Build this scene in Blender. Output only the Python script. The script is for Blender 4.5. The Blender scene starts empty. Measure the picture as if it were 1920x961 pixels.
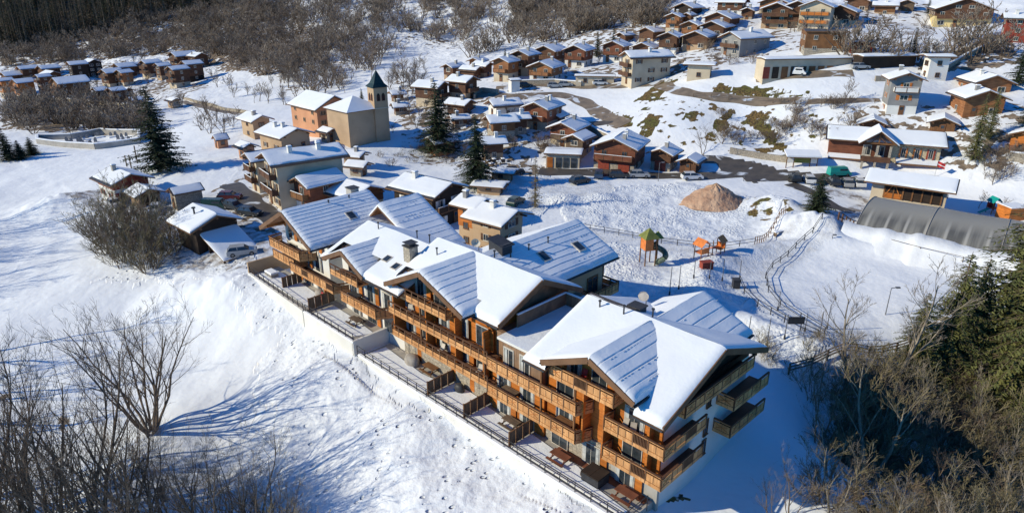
import bpy, math, random
import numpy as np
from mathutils import Vector, Matrix
R = math.radians
C = bpy.context.scene.collection
scene = bpy.context.scene

# ------------------------------------------------------------------ camera model
CH, CF, CT = 38.0, 1280.0, R(22)          # drone height, focal length in photo pixels, downward pitch
def ray(px, py):
    u = (px - 960) / CF; v = (480.5 - py) / CF
    return np.array([u, math.cos(CT) + v * math.sin(CT), -math.sin(CT) + v * math.cos(CT)])
def proj(x, y, z):
    dz = z - CH; c = math.cos(CT); s = math.sin(CT)
    d = y * c - dz * s; up = y * s + dz * c
    return 960 + CF * x / d, 480.5 - CF * up / d, d
def uv2w(u, v, z=0): return ((u + v) * .70711, (v - u) * .70711, z)

# ------------------------------------------------------------------ terrain
ctrl = []
def cz(px, py, z):
    r = ray(px, py); t = (z - CH) / r[2]; ctrl.append((r[0] * t, r[1] * t, z))
def cd(px, py, D):
    r = ray(px, py); t = D / r[1]; ctrl.append((r[0] * t, D, CH + r[2] * t))
def cu(u, v, z): ctrl.append(uv2w(u, v, z))
for u in (-22, -28, -35, -42, -50, -58): cu(u, 33.6, 0.3); cu(u, 31.5, -.2); cu(u, 28.5, -1.3); cu(u, 38, -0.7); cu(u, 47, -0.7)
for u, z in ((-62, -.5), (-68, .3), (-75, 1.0), (-83, 1.2)): cu(u, 33.0, z)
for u in (-66, -74, -82): cu(u, 40, 0.4); cu(u, 47, 0.3)
for u in (-12, -5, 5): cu(u, 36, -2.2); cu(u, 30, -4.5)
cu(-20, 46, .3); cu(-15, 50, 0); cu(-8, 47, -1.2); cu(-20, 56, 0.1); cu(-32, 62, 0); cu(-45, 68, 0); cu(-20, 31, -3)
for a in [(1200,450,0),(1420,600,0),(1550,660,0),(1300,400,0),(1450,430,0),(1600,560,-.6),(1750,600,-.5),(1720,440,0),(1880,520,0),
          (1230,345,.8),(1400,320,1.6),(1520,340,1.5),(1640,330,1.8),(1296,330,1.4),(1000,330,.8),(1120,330,1.2),(1800,330,3),(1900,320,5),
          (1100,390,.3),(1000,400,.2),(940,320,1),(900,420,.3),(1500,400,1.6),
          (285,810,-4.2),(480,760,-4),(600,900,-5.5),(700,800,-4.2),(850,880,-4),(950,955,-3.6),(420,640,-3.6),(300,650,-4.2),(100,600,-4.6),(560,650,-2.6),
          (60,450,-4.2),(300,550,-3.2),(180,420,-2.6),(60,340,-4.2),(400,520,-1.2),(20,760,-6.5),(150,900,-8.5),(400,930,-8),(330,480,-.6),
          (430,470,.8),(300,390,-.3),(220,380,-.6),(350,390,.2),(440,395,.8),(500,380,1.2),(600,385,1.2),(760,400,.6),(430,330,.5),(380,300,0),(200,310,-3),(100,280,-5),
          (1600,760,-3.2),(1750,700,-3),(1880,720,-4),(1600,900,-6),(1800,880,-7.5),(1900,800,-6),(1400,940,-3.6),(1500,800,-2.2),(1300,950,-2.6)]: cz(*a)
for a in [(710,265,163),(600,270,160),(500,270,172),(450,250,180),(800,290,158),(860,290,160),(760,262,164),(780,250,170),(850,215,182),(950,250,158),(1040,240,162),(960,180,190),(1060,150,205),
          (930,145,215),(880,150,225),(820,190,195),(1100,300,146),(1250,305,146),(1000,300,148),(1090,230,168),
          (1210,158,188),(1130,125,215),(1060,125,222),(1200,110,235),(1250,90,240),(1330,100,200),(1380,105,198),(1310,150,176),(1240,170,176),
          (1380,285,145),(1330,260,150),(1450,270,148),(1250,230,156),(1180,215,165),(1380,215,160),(1480,190,158),(1350,175,166),(1460,150,168),(1550,150,164),(1640,140,164),
          (1545,100,180),(1700,100,175),(1600,70,195),(1450,95,196),(1800,55,205),(1700,50,215),(1560,55,212),(1450,55,222),(1330,60,225),(1330,25,255),(1500,15,245),(1650,20,240),(1800,5,240),(1900,60,190),
          (1700,215,146),(1620,250,142),(1720,170,156),(1830,220,140),(1800,175,158),(1870,150,160),(1900,230,135),(1770,250,137),(1560,290,139),(1660,290,138),(1860,300,128),(1900,200,142),
          (740,100,300),(850,80,320),(880,110,265),(800,140,240),(940,50,330),(1000,10,350),(700,40,350),(600,110,290),(560,190,225),(650,160,240),(450,195,232),(400,140,300),(330,160,285),(380,230,200),
          (80,175,310),(20,180,310),(150,140,340),(230,150,320),(150,180,290),(220,190,270),(280,200,240),(60,215,240),(160,270,195),(250,270,188),(330,260,185),
          (200,60,410),(0,100,400),(100,110,380),(350,70,390),(450,30,400),(550,60,360),(0,0,470),(300,0,460),(600,0,420),(850,0,390),(1100,0,350),(1100,60,280),(1250,10,300),(1400,0,275),(1600,0,262),(1900,0,235)]: cd(*a)
ctrl += [(-800,900,170),(-400,900,210),(0,900,260),(400,800,270),(800,700,260),(600,400,150),(400,250,70),(300,150,30),(-700,600,40),(-500,300,-10),(-300,120,-12),(-200,40,-10),
         (-400,620,60),(-150,620,110),(150,560,150),(330,430,120),(230,340,75),(160,300,48),(60,480,100),(0,0,-14),(-60,20,-11),(70,20,-10),(150,60,-2),(-120,70,-7),(110,90,-1)]
ctrl = np.array(ctrl)
def rb(d2): return np.sqrt(d2 + 36.0)
_n = len(ctrl)
_A = rb(((ctrl[:, None, :2] - ctrl[None, :, :2]) ** 2).sum(2)) - np.eye(_n) * 1.2
_P = np.c_[np.ones(_n), ctrl[:, :2] / 100]
_M = np.block([[_A, _P], [_P.T, np.zeros((3, 3))]])
_w = np.linalg.solve(_M, np.r_[ctrl[:, 2], 0, 0, 0])
def hgt(X, Y):
    X = np.atleast_1d(np.asarray(X, float)); Y = np.atleast_1d(np.asarray(Y, float)); out = np.empty(X.size)
    x = X.ravel(); y = Y.ravel()
    for i in range(0, x.size, 40000):
        a = x[i:i+40000]; b = y[i:i+40000]
        d2 = (a[:, None] - ctrl[None, :, 0]) ** 2 + (b[:, None] - ctrl[None, :, 1]) ** 2
        out[i:i+40000] = rb(d2) @ _w[:_n] + _w[_n] + _w[_n+1] * a / 100 + _w[_n+2] * b / 100
    return out.reshape(X.shape)
def gz(x, y): return float(hgt(x, y)[0])
_T = np.geomspace(32, 1000, 420)
def P(px, py):
    """ground point seen in the direction of a photo pixel"""
    r = ray(px, py); X = r[0] * _T; Y = r[1] * _T; Z = CH + r[2] * _T
    d = Z - hgt(X, Y); i = int(np.argmax(d < 0))
    if d[i] >= 0: i = len(_T) - 1
    if i == 0: i = 1
    k = d[i-1] / (d[i-1] - d[i]) if d[i-1] != d[i] else 0
    t = _T[i-1] + (_T[i] - _T[i-1]) * k
    return (r[0] * t, r[1] * t, gz(r[0] * t, r[1] * t))
def at(px, py, z):
    r = ray(px, py); t = (z - CH) / r[2]; return (r[0] * t, r[1] * t, z)

rs = np.random.RandomState(5)
_L = rs.rand(256, 256)
def vnoise(x, y):
    xi = np.floor(x).astype(int); yi = np.floor(y).astype(int); fx = x - xi; fy = y - yi
    fx = fx * fx * (3 - 2 * fx); fy = fy * fy * (3 - 2 * fy)
    a = _L[xi % 256, yi % 256]; b = _L[(xi + 1) % 256, yi % 256]; c = _L[xi % 256, (yi + 1) % 256]; d = _L[(xi + 1) % 256, (yi + 1) % 256]
    return (a * (1 - fx) + b * fx) * (1 - fy) + (c * (1 - fx) + d * fx) * fy
def fbm(x, y, o=4):
    s = 0; a = 1; t = 0
    for i in range(o): s = s + a * vnoise(x * 2**i + 17 * i, y * 2**i + 31 * i); t += a; a *= .5
    return s / t
def inpoly(x, y, poly):
    ins = np.zeros(x.shape, bool); n = len(poly)
    for i in range(n):
        x1, y1 = poly[i]; x2, y2 = poly[(i+1) % n]
        c = ((y1 > y) != (y2 > y)) & (x < (x2 - x1) * (y - y1) / ((y2 - y1) if y2 != y1 else 1e-9) + x1)
        ins ^= c
    return ins
def segdist(x, y, a, b):
    ax, ay = a[0], a[1]; bx, by = b[0], b[1]; L2 = (bx-ax)**2 + (by-ay)**2 + 1e-9
    t = np.clip(((x-ax)*(bx-ax) + (y-ay)*(by-ay)) / L2, 0, 1)
    return np.hypot(x - ax - t*(bx-ax), y - ay - t*(by-ay))

# ------------------------------------------------------------------ materials
def newmat(name):
    m = bpy.data.materials.new(name); m.use_nodes = True; nt = m.node_tree
    return m, nt, nt.nodes['Principled BSDF']
def N(nt, t, **k):
    n = nt.nodes.new(t)
    for a, b in k.items():
        if hasattr(n, a) and not a[0].isupper(): setattr(n, a, b)
        else: n.inputs[a.replace('_', ' ')].default_value = b
    return n
def rgb(c): return (c[0], c[1], c[2], 1)
def mixc(nt, fac, a, b, mode='MIX'):
    n = nt.nodes.new('ShaderNodeMix'); n.data_type = 'RGBA'; n.blend_type = mode
    def s(i, v):
        if hasattr(v, 'is_linked') or hasattr(v, 'links'): nt.links.new(v, n.inputs[i])
        else: n.inputs[i].default_value = v
    s(0, fac); s(6, a); s(7, b); return n.outputs[2]
def ramp(nt, src, p0, p1, c0=(0,0,0,1), c1=(1,1,1,1)):
    n = nt.nodes.new('ShaderNodeValToRGB'); n.color_ramp.elements[0].position = p0; n.color_ramp.elements[1].position = p1
    n.color_ramp.elements[0].color = c0; n.color_ramp.elements[1].color = c1
    nt.links.new(src, n.inputs[0]); return n.outputs[0]
def coords(nt, scale=(1,1,1), kind='Object'):
    tc = nt.nodes.new('ShaderNodeTexCoord'); mp = nt.nodes.new('ShaderNodeMapping'); mp.inputs['Scale'].default_value = scale
    nt.links.new(tc.outputs[kind], mp.inputs[0]); return mp.outputs[0]
def mat(name, c, c2=None, sc=1.0, rough=.7, bump=0.0, bsc=8.0, stretch=(1,1,1), metal=0, planks=None, spec=.3):
    m, nt, b = newmat(name); b.inputs['Roughness'].default_value = rough; b.inputs['Metallic'].default_value = metal
    b.inputs['Specular IOR Level'].default_value = spec
    co = coords(nt, stretch)
    n = N(nt, 'ShaderNodeTexNoise', Scale=sc, Detail=5.0); nt.links.new(co, n.inputs['Vector'])
    if c2 is None: c2 = tuple(x * .72 for x in c)
    col = mixc(nt, ramp(nt, n.outputs['Fac'], .35, .65), rgb(c), rgb(c2))
    hsrc = None
    if planks:
        ax, width = planks
        co2 = coords(nt); w = N(nt, 'ShaderNodeTexWave', wave_type='BANDS', bands_direction=ax, wave_profile='SAW', Scale=.3183 * 1.0 / width * math.pi / math.pi * 1.0)
        nt.links.new(co2, w.inputs['Vector'])
        line = ramp(nt, w.outputs['Fac'], .0, .12)
        col = mixc(nt, line, rgb(tuple(x * .45 for x in c)), col); hsrc = line
        sx = tuple((6.0 if (a == ax) else .6) for a in 'XYZ')
        n3 = N(nt, 'ShaderNodeTexNoise', Scale=1.0, Detail=2.0); nt.links.new(coords(nt, sx), n3.inputs['Vector'])
        col = mixc(nt, .55, col, mixc(nt, ramp(nt, n3.outputs['Fac'], .35, .65), col, rgb(tuple(x * .5 for x in c2))))
    nt.links.new(col, b.inputs['Base Color'])
    if bump:
        n2 = N(nt, 'ShaderNodeTexNoise', Scale=bsc, Detail=4.0); nt.links.new(co, n2.inputs['Vector'])
        bp = N(nt, 'ShaderNodeBump', Strength=1.0, Distance=bump); nt.links.new(n2.outputs['Fac'], bp.inputs['Height']); nt.links.new(bp.outputs[0], b.inputs['Normal'])
    return m
M = {}
M['larch'] = mat('larch_wood', (.62, .25, .075), (.42, .15, .042), .5, .6, planks=('Z', .16))
M['larch_pale'] = mat('larch_pale', (.80, .42, .175), (.58, .27, .10), .8, .6, planks=('X', .18))
M['orange'] = mat('orange_panel', (.68, .22, .04), (.46, .145, .028), .6, .55, planks=('Z', .22))
M['fascia'] = mat('fascia_wood', (.20, .105, .055), None, 1, .6)
M['soffit'] = mat('soffit_wood', (.42, .19, .07), (.3, .13, .05), 1, .6, planks=('Y', .2))
M['vorange'] = mat('village_orange', (.44, .19, .075), (.30, .125, .05), .6, .6, planks=('Z', .22))
M['snowhook'] = mat('snow_hook', (.55, .60, .68), None, 2, .6)
M['brown'] = mat('brown_wood', (.17, .08, .042), (.105, .05, .03), .7, .75, planks=('Z', .2))
M['redwood'] = mat('red_wood', (.27, .095, .048), (.17, .06, .032), .7, .7, planks=('Z', .2))
M['midwood'] = mat('mid_wood', (.27, .125, .05), (.17, .08, .035), .7, .7, planks=('Y', .18))
M['greywood'] = mat('weathered_wood', (.22, .15, .095), (.12, .085, .06), .8, .8, planks=('Y', .2))
M['vwood'] = mat('weathered_cladding', (.40, .24, .14), (.24, .15, .095), 1.2, .75, planks=('X', .24))
M['darkwood'] = mat('dark_wood', (.05, .032, .022), (.03, .02, .015), .7, .8, planks=('Z', .22))
M['white'] = mat('white_render', (.78, .76, .71), (.68, .66, .61), .4, .85, bump=.01)
M['cream'] = mat('cream_render', (.62, .52, .38), (.50, .41, .29), .3, .85, bump=.01)
M['yellow'] = mat('yellow_render', (.70, .55, .26), (.6, .46, .22), .3, .85)
M['tan'] = mat('tan_render', (.50, .35, .22), (.40, .275, .17), .25, .9, bump=.01)
M['orender'] = mat('orange_render', (.62, .31, .17), (.5, .25, .14), .3, .9)
M['grey'] = mat('grey_render', (.30, .29, .28), (.22, .215, .21), .4, .9)
M['concrete'] = mat('concrete', (.42, .39, .35), (.32, .30, .27), .6, .9, bump=.01)
def stonemat(name, a, b_):
    m, nt, b = newmat(name); co = coords(nt, (1,1,1.7)); v = N(nt, 'ShaderNodeTexVoronoi', Scale=2.6); nt.links.new(co, v.inputs['Vector'])
    v2 = N(nt, 'ShaderNodeTexVoronoi', feature='DISTANCE_TO_EDGE', Scale=2.6); nt.links.new(co, v2.inputs['Vector'])
    col = mixc(nt, v.outputs['Color'], rgb(a), rgb(b_)); col = mixc(nt, ramp(nt, v2.outputs['Distance'], 0, .09), rgb(tuple(x*.6 for x in b_)), col)
    nt.links.new(col, b.inputs['Base Color']); b.inputs['Roughness'].default_value = .9; return m
M['stone'] = stonemat('stone', (.50, .43, .33), (.28, .24, .19))
M['yellowstone'] = stonemat('yellow_stone', (.62, .52, .34), (.42, .34, .22))
M['roof'] = mat('roof_sheet', (.07, .065, .065), None, 1, .5)
M['tile'] = mat('roof_tiles', (.12, .10, .095), (.07, .06, .055), 3, .8, bump=.03, bsc=6)
M['copper'] = mat('green_spire', (.022, .048, .044), (.014, .03, .03), 2, .5)
M['metal'] = mat('grey_metal', (.25, .25, .26), None, 2, .4, metal=.6)
M['darkmetal'] = mat('dark_metal', (.05, .05, .055), None, 2, .5)
M['glass'] = mat('window_glass', (.02, .028, .035), (.05, .06, .07), 1.5, .12, spec=.8)
M['curtain'] = mat('curtain', (.55, .55, .52), (.35, .35, .34), 3, .9)
M['frame'] = mat('pale_frame', (.62, .56, .48), None, 2, .6)
M['wframe'] = mat('brown_frame', (.20, .09, .04), None, 2, .6)
M['red'] = mat('red_paint', (.45, .03, .03), None, 2, .5)
M['redshutter'] = mat('red_brown_paint', (.32, .06, .035), None, 2, .6)
M['oshutter'] = mat('orange_paint', (.62, .20, .05), None, 2, .6)
M['greenpaint'] = mat('green_paint', (.22, .24, .06), (.15, .17, .04), 2, .6)
M['teal'] = mat('teal_paint', (.015, .33, .27), (.012, .28, .23), .3, .3, spec=.5)
M['slide'] = mat('slide_green', (.16, .21, .15), None, 1, .5)
M['orangeplastic'] = mat('orange_plastic', (.78, .24, .06), None, 2, .5)
M['cover'] = mat('grey_cover', (.40, .36, .31), (.28, .25, .22), 2, .8)
M['bark'] = mat('bark_brown', (.20, .145, .10), (.11, .08, .058), 3, .9)
M['twig'] = mat('twig_brown', (.23, .165, .115), (.13, .095, .068), .5, .9)
M['twiggrey'] = mat('twig_grey', (.28, .235, .19), (.17, .14, .115), .5, .9)
M['twigolive'] = mat('twig_olive', (.22, .18, .095), (.13, .11, .06), .3, .9)
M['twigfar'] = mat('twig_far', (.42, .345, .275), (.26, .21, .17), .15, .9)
M['palebark'] = mat('pale_bark', (.34, .29, .22), (.16, .13, .10), 2, .9)
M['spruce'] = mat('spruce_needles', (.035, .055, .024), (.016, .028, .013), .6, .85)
M['spruce_sun'] = mat('sunlit_needles', (.17, .165, .05), (.065, .08, .028), .5, .85)  # lit copy of the spruce needles, sunlight put into the colour
M['water'] = mat('pool_cover', (.03, .05, .06), None, 2, .2)
M['sand'] = mat('sawdust', (.55, .37, .25), (.36, .21, .14), .5, .95, bump=.5, bsc=1.1)
M['tyre'] = mat('tyre_rubber', (.02, .02, .02), None, 2, .8)
M['lampglass'] = mat('lamp_glass', (.6, .55, .45), None, 2, .3)
for k, c in dict(white=(.7,.7,.7), dark=(.025,.03,.035), blue=(.03,.06,.12), silver=(.35,.36,.37), maroon=(.12,.02,.02), green=(.02,.05,.04)).items():
    M['car_' + k] = mat('car_paint_' + k, c, tuple(x*.9 for x in c), 1, .25, spec=.6)
def snowmat(name, c, c2, bumps):
    m, nt, b = newmat(name); co = coords(nt); b.inputs['Roughness'].default_value = .75; b.inputs['Specular IOR Level'].default_value = .15
    n = N(nt, 'ShaderNodeTexNoise', Scale=.35, Detail=4.0); nt.links.new(co, n.inputs['Vector'])
    nt.links.new(mixc(nt, ramp(nt, n.outputs['Fac'], .35, .65), rgb(c), rgb(c2)), b.inputs['Base Color'])
    prev = None
    for sc, di in bumps:
        n2 = N(nt, 'ShaderNodeTexNoise', Scale=sc, Detail=3.0); nt.links.new(co, n2.inputs['Vector'])
        bp = N(nt, 'ShaderNodeBump', Strength=1.0, Distance=di); nt.links.new(n2.outputs['Fac'], bp.inputs['Height'])
        if prev: nt.links.new(prev, bp.inputs['Normal'])
        prev = bp.outputs[0]
    nt.links.new(prev, b.inputs['Normal']); return m
M['snow'] = snowmat('roof_snow', (.84, .86, .885), (.80, .83, .865), ((.6, .05), (4, .015)))
M['snow_terrace'] = snowmat('terrace_snow', (.84, .86, .88), (.76, .785, .81), ((1.5, .05), (7, .02)))

# ------------------------------------------------------------------ mesh builder
class MB:
    def __init__(s, off=(0,0,0)): s.v = []; s.f = []; s.m = []; s.ms = []; s.off = off
    def mi(s, m):
        m = M[m] if isinstance(m, str) else m
        if m not in s.ms: s.ms.append(m)
        return s.ms.index(m)
    def vs(s, pts):
        i = len(s.v); o = s.off
        s.v += [(p[0]-o[0], p[1]-o[1], p[2]-o[2]) for p in pts]; return i
    def poly(s, pts, m):
        i = s.vs(pts); s.f.append(tuple(range(i, i+len(pts)))); s.m.append(s.mi(m))
    def hexa(s, a, m):
        """a: 8 points, bottom 4 then top 4 in the same order"""
        i = s.vs(a); k = s.mi(m)
        for q in ((3,2,1,0),(4,5,6,7),(0,1,5,4),(1,2,6,5),(2,3,7,6),(3,0,4,7)): s.f.append(tuple(i+j for j in q)); s.m.append(k)
    def box(s, x0, x1, y0, y1, z0, z1, m):
        s.hexa([(x0,y0,z0),(x1,y0,z0),(x1,y1,z0),(x0,y1,z0),(x0,y0,z1),(x1,y0,z1),(x1,y1,z1),(x0,y1,z1)], m)
    def beam(s, p, q, w, h, m):
        p = Vector(p); q = Vector(q); d = (q - p).normalized()
        up = Vector((0,0,1)) if abs(d.z) < .95 else Vector((1,0,0))
        sx = d.cross(up).normalized() * w / 2; sz = sx.normalized().cross(d).normalized() * h / 2
        s.hexa([p-sx-sz, p+sx-sz, q+sx-sz, q-sx-sz, p-sx+sz, p+sx+sz, q+sx+sz, q-sx+sz], m)
    def slab(s, quad, th, m, side=None, under=None):
        """quad given at the top; thickness downwards"""
        n = len(quad); i = s.vs(list(quad) + [(p[0],p[1],p[2]-th) for p in quad])
        a = s.mi(m); b = s.mi(side or m); c = s.mi(under or m)
        s.f.append(tuple(range(i, i+n))); s.m.append(a)
        s.f.append(tuple(range(i+2*n-1, i+n-1, -1))); s.m.append(c)
        for k in range(n):
            j = (k+1) % n; s.f.append((i+k, i+n+k, i+n+j, i+j)); s.m.append(b)
    def tube(s, pts, rad, n, m, cap=False):
        k = s.mi(m); rings = []
        for j, p in enumerate(pts):
            p = Vector(p); d = (Vector(pts[min(j+1, len(pts)-1)]) - Vector(pts[max(j-1, 0)])).normalized()
            a = d.orthogonal().normalized() if j == 0 or True else None
            ref = Vector((1,0,0)) if abs(d.x) < .8 else Vector((0,1,0))
            a = d.cross(ref).normalized(); b = d.cross(a); r = rad[j] if hasattr(rad, '__len__') else rad
            rings.append(s.vs([p + (a*math.cos(t*2*math.pi/n) + b*math.sin(t*2*math.pi/n))*r for t in range(n)]))
        for A, B in zip(rings, rings[1:]):
            for t in range(n): u = (t+1) % n; s.f.append((A+t, A+u, B+u, B+t)); s.m.append(k)
        if cap: s.f.append(tuple(rings[-1]+t for t in range(n))); s.m.append(k); s.f.append(tuple(rings[0]+t for t in range(n))[::-1]); s.m.append(k)
    def cyl(s, x, y, z0, z1, r, n, m, r2=None): s.tube([(x,y,z0),(x,y,z1)], [r, r if r2 is None else r2], n, m, True)
    def mesh(s, name, smooth=False):
        me = bpy.data.meshes.new(name); me.from_pydata([tuple(p) for p in s.v], [], s.f)
        for m in s.ms: me.materials.append(m)
        me.polygons.foreach_set('material_index', s.m)
        if smooth: me.polygons.foreach_set('use_smooth', [True]*len(s.f))
        me.update(); return me
    def build(s, name, parent=None, smooth=False, label=None):
        o = bpy.data.objects.new(name, s.mesh(name, smooth)); C.objects.link(o)
        if parent: o.parent = parent
        if label: o['label'] = label
        return o
def tag(o, label=None, cat=None, group=None, kind=None):
    if label: o['label'] = label
    if cat: o['category'] = cat
    if group: o['group'] = group
    if kind: o['kind'] = kind
    return o
def thing(name, label, cat, loc, rz=0, group=None):
    o = bpy.data.objects.new(name, None); C.objects.link(o); o.empty_display_size = .5
    o.location = loc; o.rotation_euler = (0,0,rz); return tag(o, label, cat, group)
def link(name, me, parent=None, loc=(0,0,0), rz=0, sc=(1,1,1)):
    o = bpy.data.objects.new(name, me); C.objects.link(o); o.parent = parent; o.location = loc; o.rotation_euler = (0,0,rz); o.scale = sc; return o
def snow_sheet(mb, A, B, Cc, D, th, seed=0, rows=0, ds=.5, m='snow', ridge=True, jag=.12, lump=.25, hole=None):
    """snow lying on the roof plane A-B (ridge) .. D-C (eave)"""
    A, B, Cc, D = map(Vector, (A, B, Cc, D)); rnd = random.Random(seed)
    L = ((B-A).length + (Cc-D).length)/2; Wd = ((D-A).length + (Cc-B).length)/2
    n = max(3, int(L/ds)); S = sorted(set([0, min(.12, L*.03), min(.4, L*.1)] + [L*i/n for i in range(1, n) if .5 < L*i/n < L-.5] + [L-min(.4, L*.1), L-min(.12, L*.03), L]))
    T = [0] + [Wd*i/max(2, int(Wd/max(ds, .6))) for i in range(1, max(2, int(Wd/max(ds, .6))))] + [Wd-.45, Wd-.14, Wd]
    rowd = []
    if rows:
        d = rows
        while d < Wd - .5: rowd.append(d); T += [d-.10, d-.05, d, d+.06, d+.12]; d += rows * rnd.uniform(.85, 1.15)
    T = sorted(set(round(t, 3) for t in T if 0 <= t <= Wd))
    if hole: S = sorted(set(S+[hole[0], hole[1]])); T = sorted(set(T+[hole[2]]))
    ph = rnd.random()*9; k = mb.mi(m); grid = []; jags = [rnd.uniform(-jag, jag*.4) for _ in S]
    def thick(s, t):
        e = min(s, L-s, Wd-t) if ridge else min(s, L-s, Wd-t, t)
        f = .5 + .5*min(1, max(0, e)/.45)**.6
        f += lump*(fb1(s*.35+ph, t*.35+ph*2)-.5)
        for d in rowd:
            if abs(t-d) < .04: f -= .15*(.3+.7*rnd.random())
            elif 0 < d - t < .2: f += .06
        return th*max(.15, f)
    for j, t in enumerate(T):
        row = []
        for i, s in enumerate(S):
            a = s/L; b = t/Wd; p = (A*(1-a)+B*a)*(1-b) + (D*(1-a)+Cc*a)*b
            if j == len(T)-1: p = p + (p - (A*(1-a)+B*a)).normalized()*jags[i]
            row.append((p.x, p.y, p.z + thick(s, t)))
        grid.append(row)
    flat = [p for r in grid for p in r]; i0 = mb.vs(flat); ns = len(S); nt_ = len(T)
    cr = (B-A).cross(D-A); flip = cr.z > 0
    def add(q): mb.f.append(q if flip else q[::-1]); mb.m.append(k)
    for j in range(nt_-1):
        for i in range(ns-1):
            if hole and hole[0] <= (S[i]+S[i+1])/2 <= hole[1] and (T[j]+T[j+1])/2 > hole[2]: continue
            a = i0+j*ns+i; add((a, a+1, a+1+ns, a+ns))
    edges = [[(0, j) for j in range(nt_)][::-1], [(i, nt_-1) for i in range(ns)][::-1], [(ns-1, j) for j in range(nt_)]]
    if not ridge: edges.append([(i, 0) for i in range(ns)])
    for e in edges:
        low = []
        for (i, j) in e:
            a = S[i]/L; b = T[j]/Wd; p = (A*(1-a)+B*a)*(1-b) + (D*(1-a)+Cc*a)*b; low.append((p.x, p.y, p.z-.01))
        l0 = mb.vs(low); t0 = mb.vs([grid[j][i] for (i, j) in e])
        for q in range(len(e)-1):
            if hole and e[q][1] == nt_-1 and e[q+1][1] == nt_-1 and hole[0] <= (S[e[q][0]]+S[e[q+1][0]])/2 <= hole[1]: continue
            mb.f.append((l0+q, l0+q+1, t0+q+1, t0+q)); mb.m.append(k)
def fb1(x, y): return float(fbm(np.array([x+40.]), np.array([y+40.]), 2)[0])

# ------------------------------------------------------------------ ground
def PL(pts): return [P(*p)[:2] for p in pts]
na, nr = 1050, 640
ang = np.linspace(R(-58), R(58), na); rad = np.geomspace(20, 1150, nr)
AA, RR = np.meshgrid(ang, rad); GX = (np.sin(AA)*RR).ravel(); GY = (np.cos(AA)*RR).ravel()
GZ = hgt(GX, GY)
near = np.clip((220 - np.hypot(GX, GY)) / 120, 0, 1)
wob = lambda s, a: (fbm(GX*s+3, GY*s+7, 3)-.5)*a
UU = (GX-GY)*.70711; VV = (GX+GY)*.70711
GZ += (fbm(GX*.08, GY*.08, 4)-.5)*.9*np.clip((VV<32)*1. + .25 + np.clip((np.hypot(GX,GY)-180)/80, 0, 4), 0, 5)
# rock outcrops and gullies on the far slopes
far = np.clip((np.hypot(GX, GY)-200)/120, 0, 1)
GZ += far*np.abs(fbm(GX*.03, GY*.03, 5)-.5)*9*np.clip((GZ-6)/15, 0, 1)
wx, wy = GX + wob(.35, 4), GY + wob(.35, 4)
def inp(pts): return inpoly(wx, wy, PL(pts))
scrub = np.zeros(GX.size); track = np.zeros(GX.size); dirt = np.zeros(GX.size); pack = np.zeros(GX.size)
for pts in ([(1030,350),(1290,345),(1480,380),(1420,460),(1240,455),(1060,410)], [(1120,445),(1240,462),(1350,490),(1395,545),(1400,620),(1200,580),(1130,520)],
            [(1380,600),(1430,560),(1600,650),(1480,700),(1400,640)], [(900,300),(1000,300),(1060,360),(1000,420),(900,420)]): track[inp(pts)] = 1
foot = np.zeros(GX.size)
foot[inp([(505,500),(560,580),(700,700),(1150,961),(1140,1050),(640,1050),(520,850),(470,700),(520,640),(420,560)])] = 1
foot[inp([(320,470),(480,460),(480,520),(300,540),(200,520)])] = .8
for pts in ([(1112,205),(1130,200),(1188,222),(1185,238),(1130,226)], [(1190,240),(1222,212),(1236,220),(1230,250),(1200,252)],
            [(1330,160),(1420,165),(1520,178),(1440,182),(1340,172)], [(1395,210),(1420,210),(1470,265),(1478,290),(1440,270)], [(1340,225),(1370,205),(1365,240),(1345,250)],
            [(1280,215),(1310,210),(1310,222),(1280,225)], [(1225,925),(1290,915),(1300,935),(1240,945)], [(1190,190),(1240,150),(1270,150),(1230,190)]): dirt[inp(pts)] = 1
dirt[inp([(1180,190),(1600,200),(1500,300),(1200,260)])] = np.maximum(dirt[inp([(1180,190),(1600,200),(1500,300),(1200,260)])], .28)
dirt[inp([(1375,380),(1490,390),(1480,420),(1390,400)])] = .4
def band(pts, w, arr, val, soft=1.0):
    q = [P(*p) for p in pts]; d = np.full(GX.size, 1e9)
    for a, b in zip(q, q[1:]): d = np.minimum(d, segdist(GX+wob(.5,1.2), GY+wob(.5,1.2), a, b))
    arr[:] = np.maximum(arr, val*np.clip((w/2+soft-d)/soft, 0, 1))
scrub[inp([(0,-30),(560,-30),(620,60),(540,150),(380,125),(300,100),(200,112),(0,125)])] = .75; scrub[inp([(540,-30),(960,-30),(900,60),(860,95),(740,65),(560,190),(520,150),(600,60)])] = .2; scrub[inp([(950,-30),(1280,-30),(1250,45),(1180,60),(1110,62),(1000,95),(960,30)])] = .5
scrub[inp([(0,195),(120,185),(280,205),(270,250),(0,245)])] = .7; scrub[inp([(-200,-40),(520,-40),(430,8),(300,26),(120,70),(-100,90)])] = 1.6  # the strongest patch also darkens the ground for the top-left slope's shade
for pl in ([(960,90),(1290,20),(1430,20),(1440,110),(1300,140),(1150,165),(960,160)], [(740,150),(1010,160),(1110,260),(1000,330),(760,300)], [(1440,0),(1740,10),(1740,95),(1440,100)], [(1590,200),(1920,190),(1920,330),(1790,330),(1600,260)], [(400,360),(470,300),(560,390),(520,440),(400,420)], [(0,120),(390,100),(390,165),(250,200),(0,185)]):
    q_ = inp(pl); scrub[q_] = np.maximum(scrub[q_], .42); pack[q_] = np.maximum(pack[q_], .55)
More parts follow.
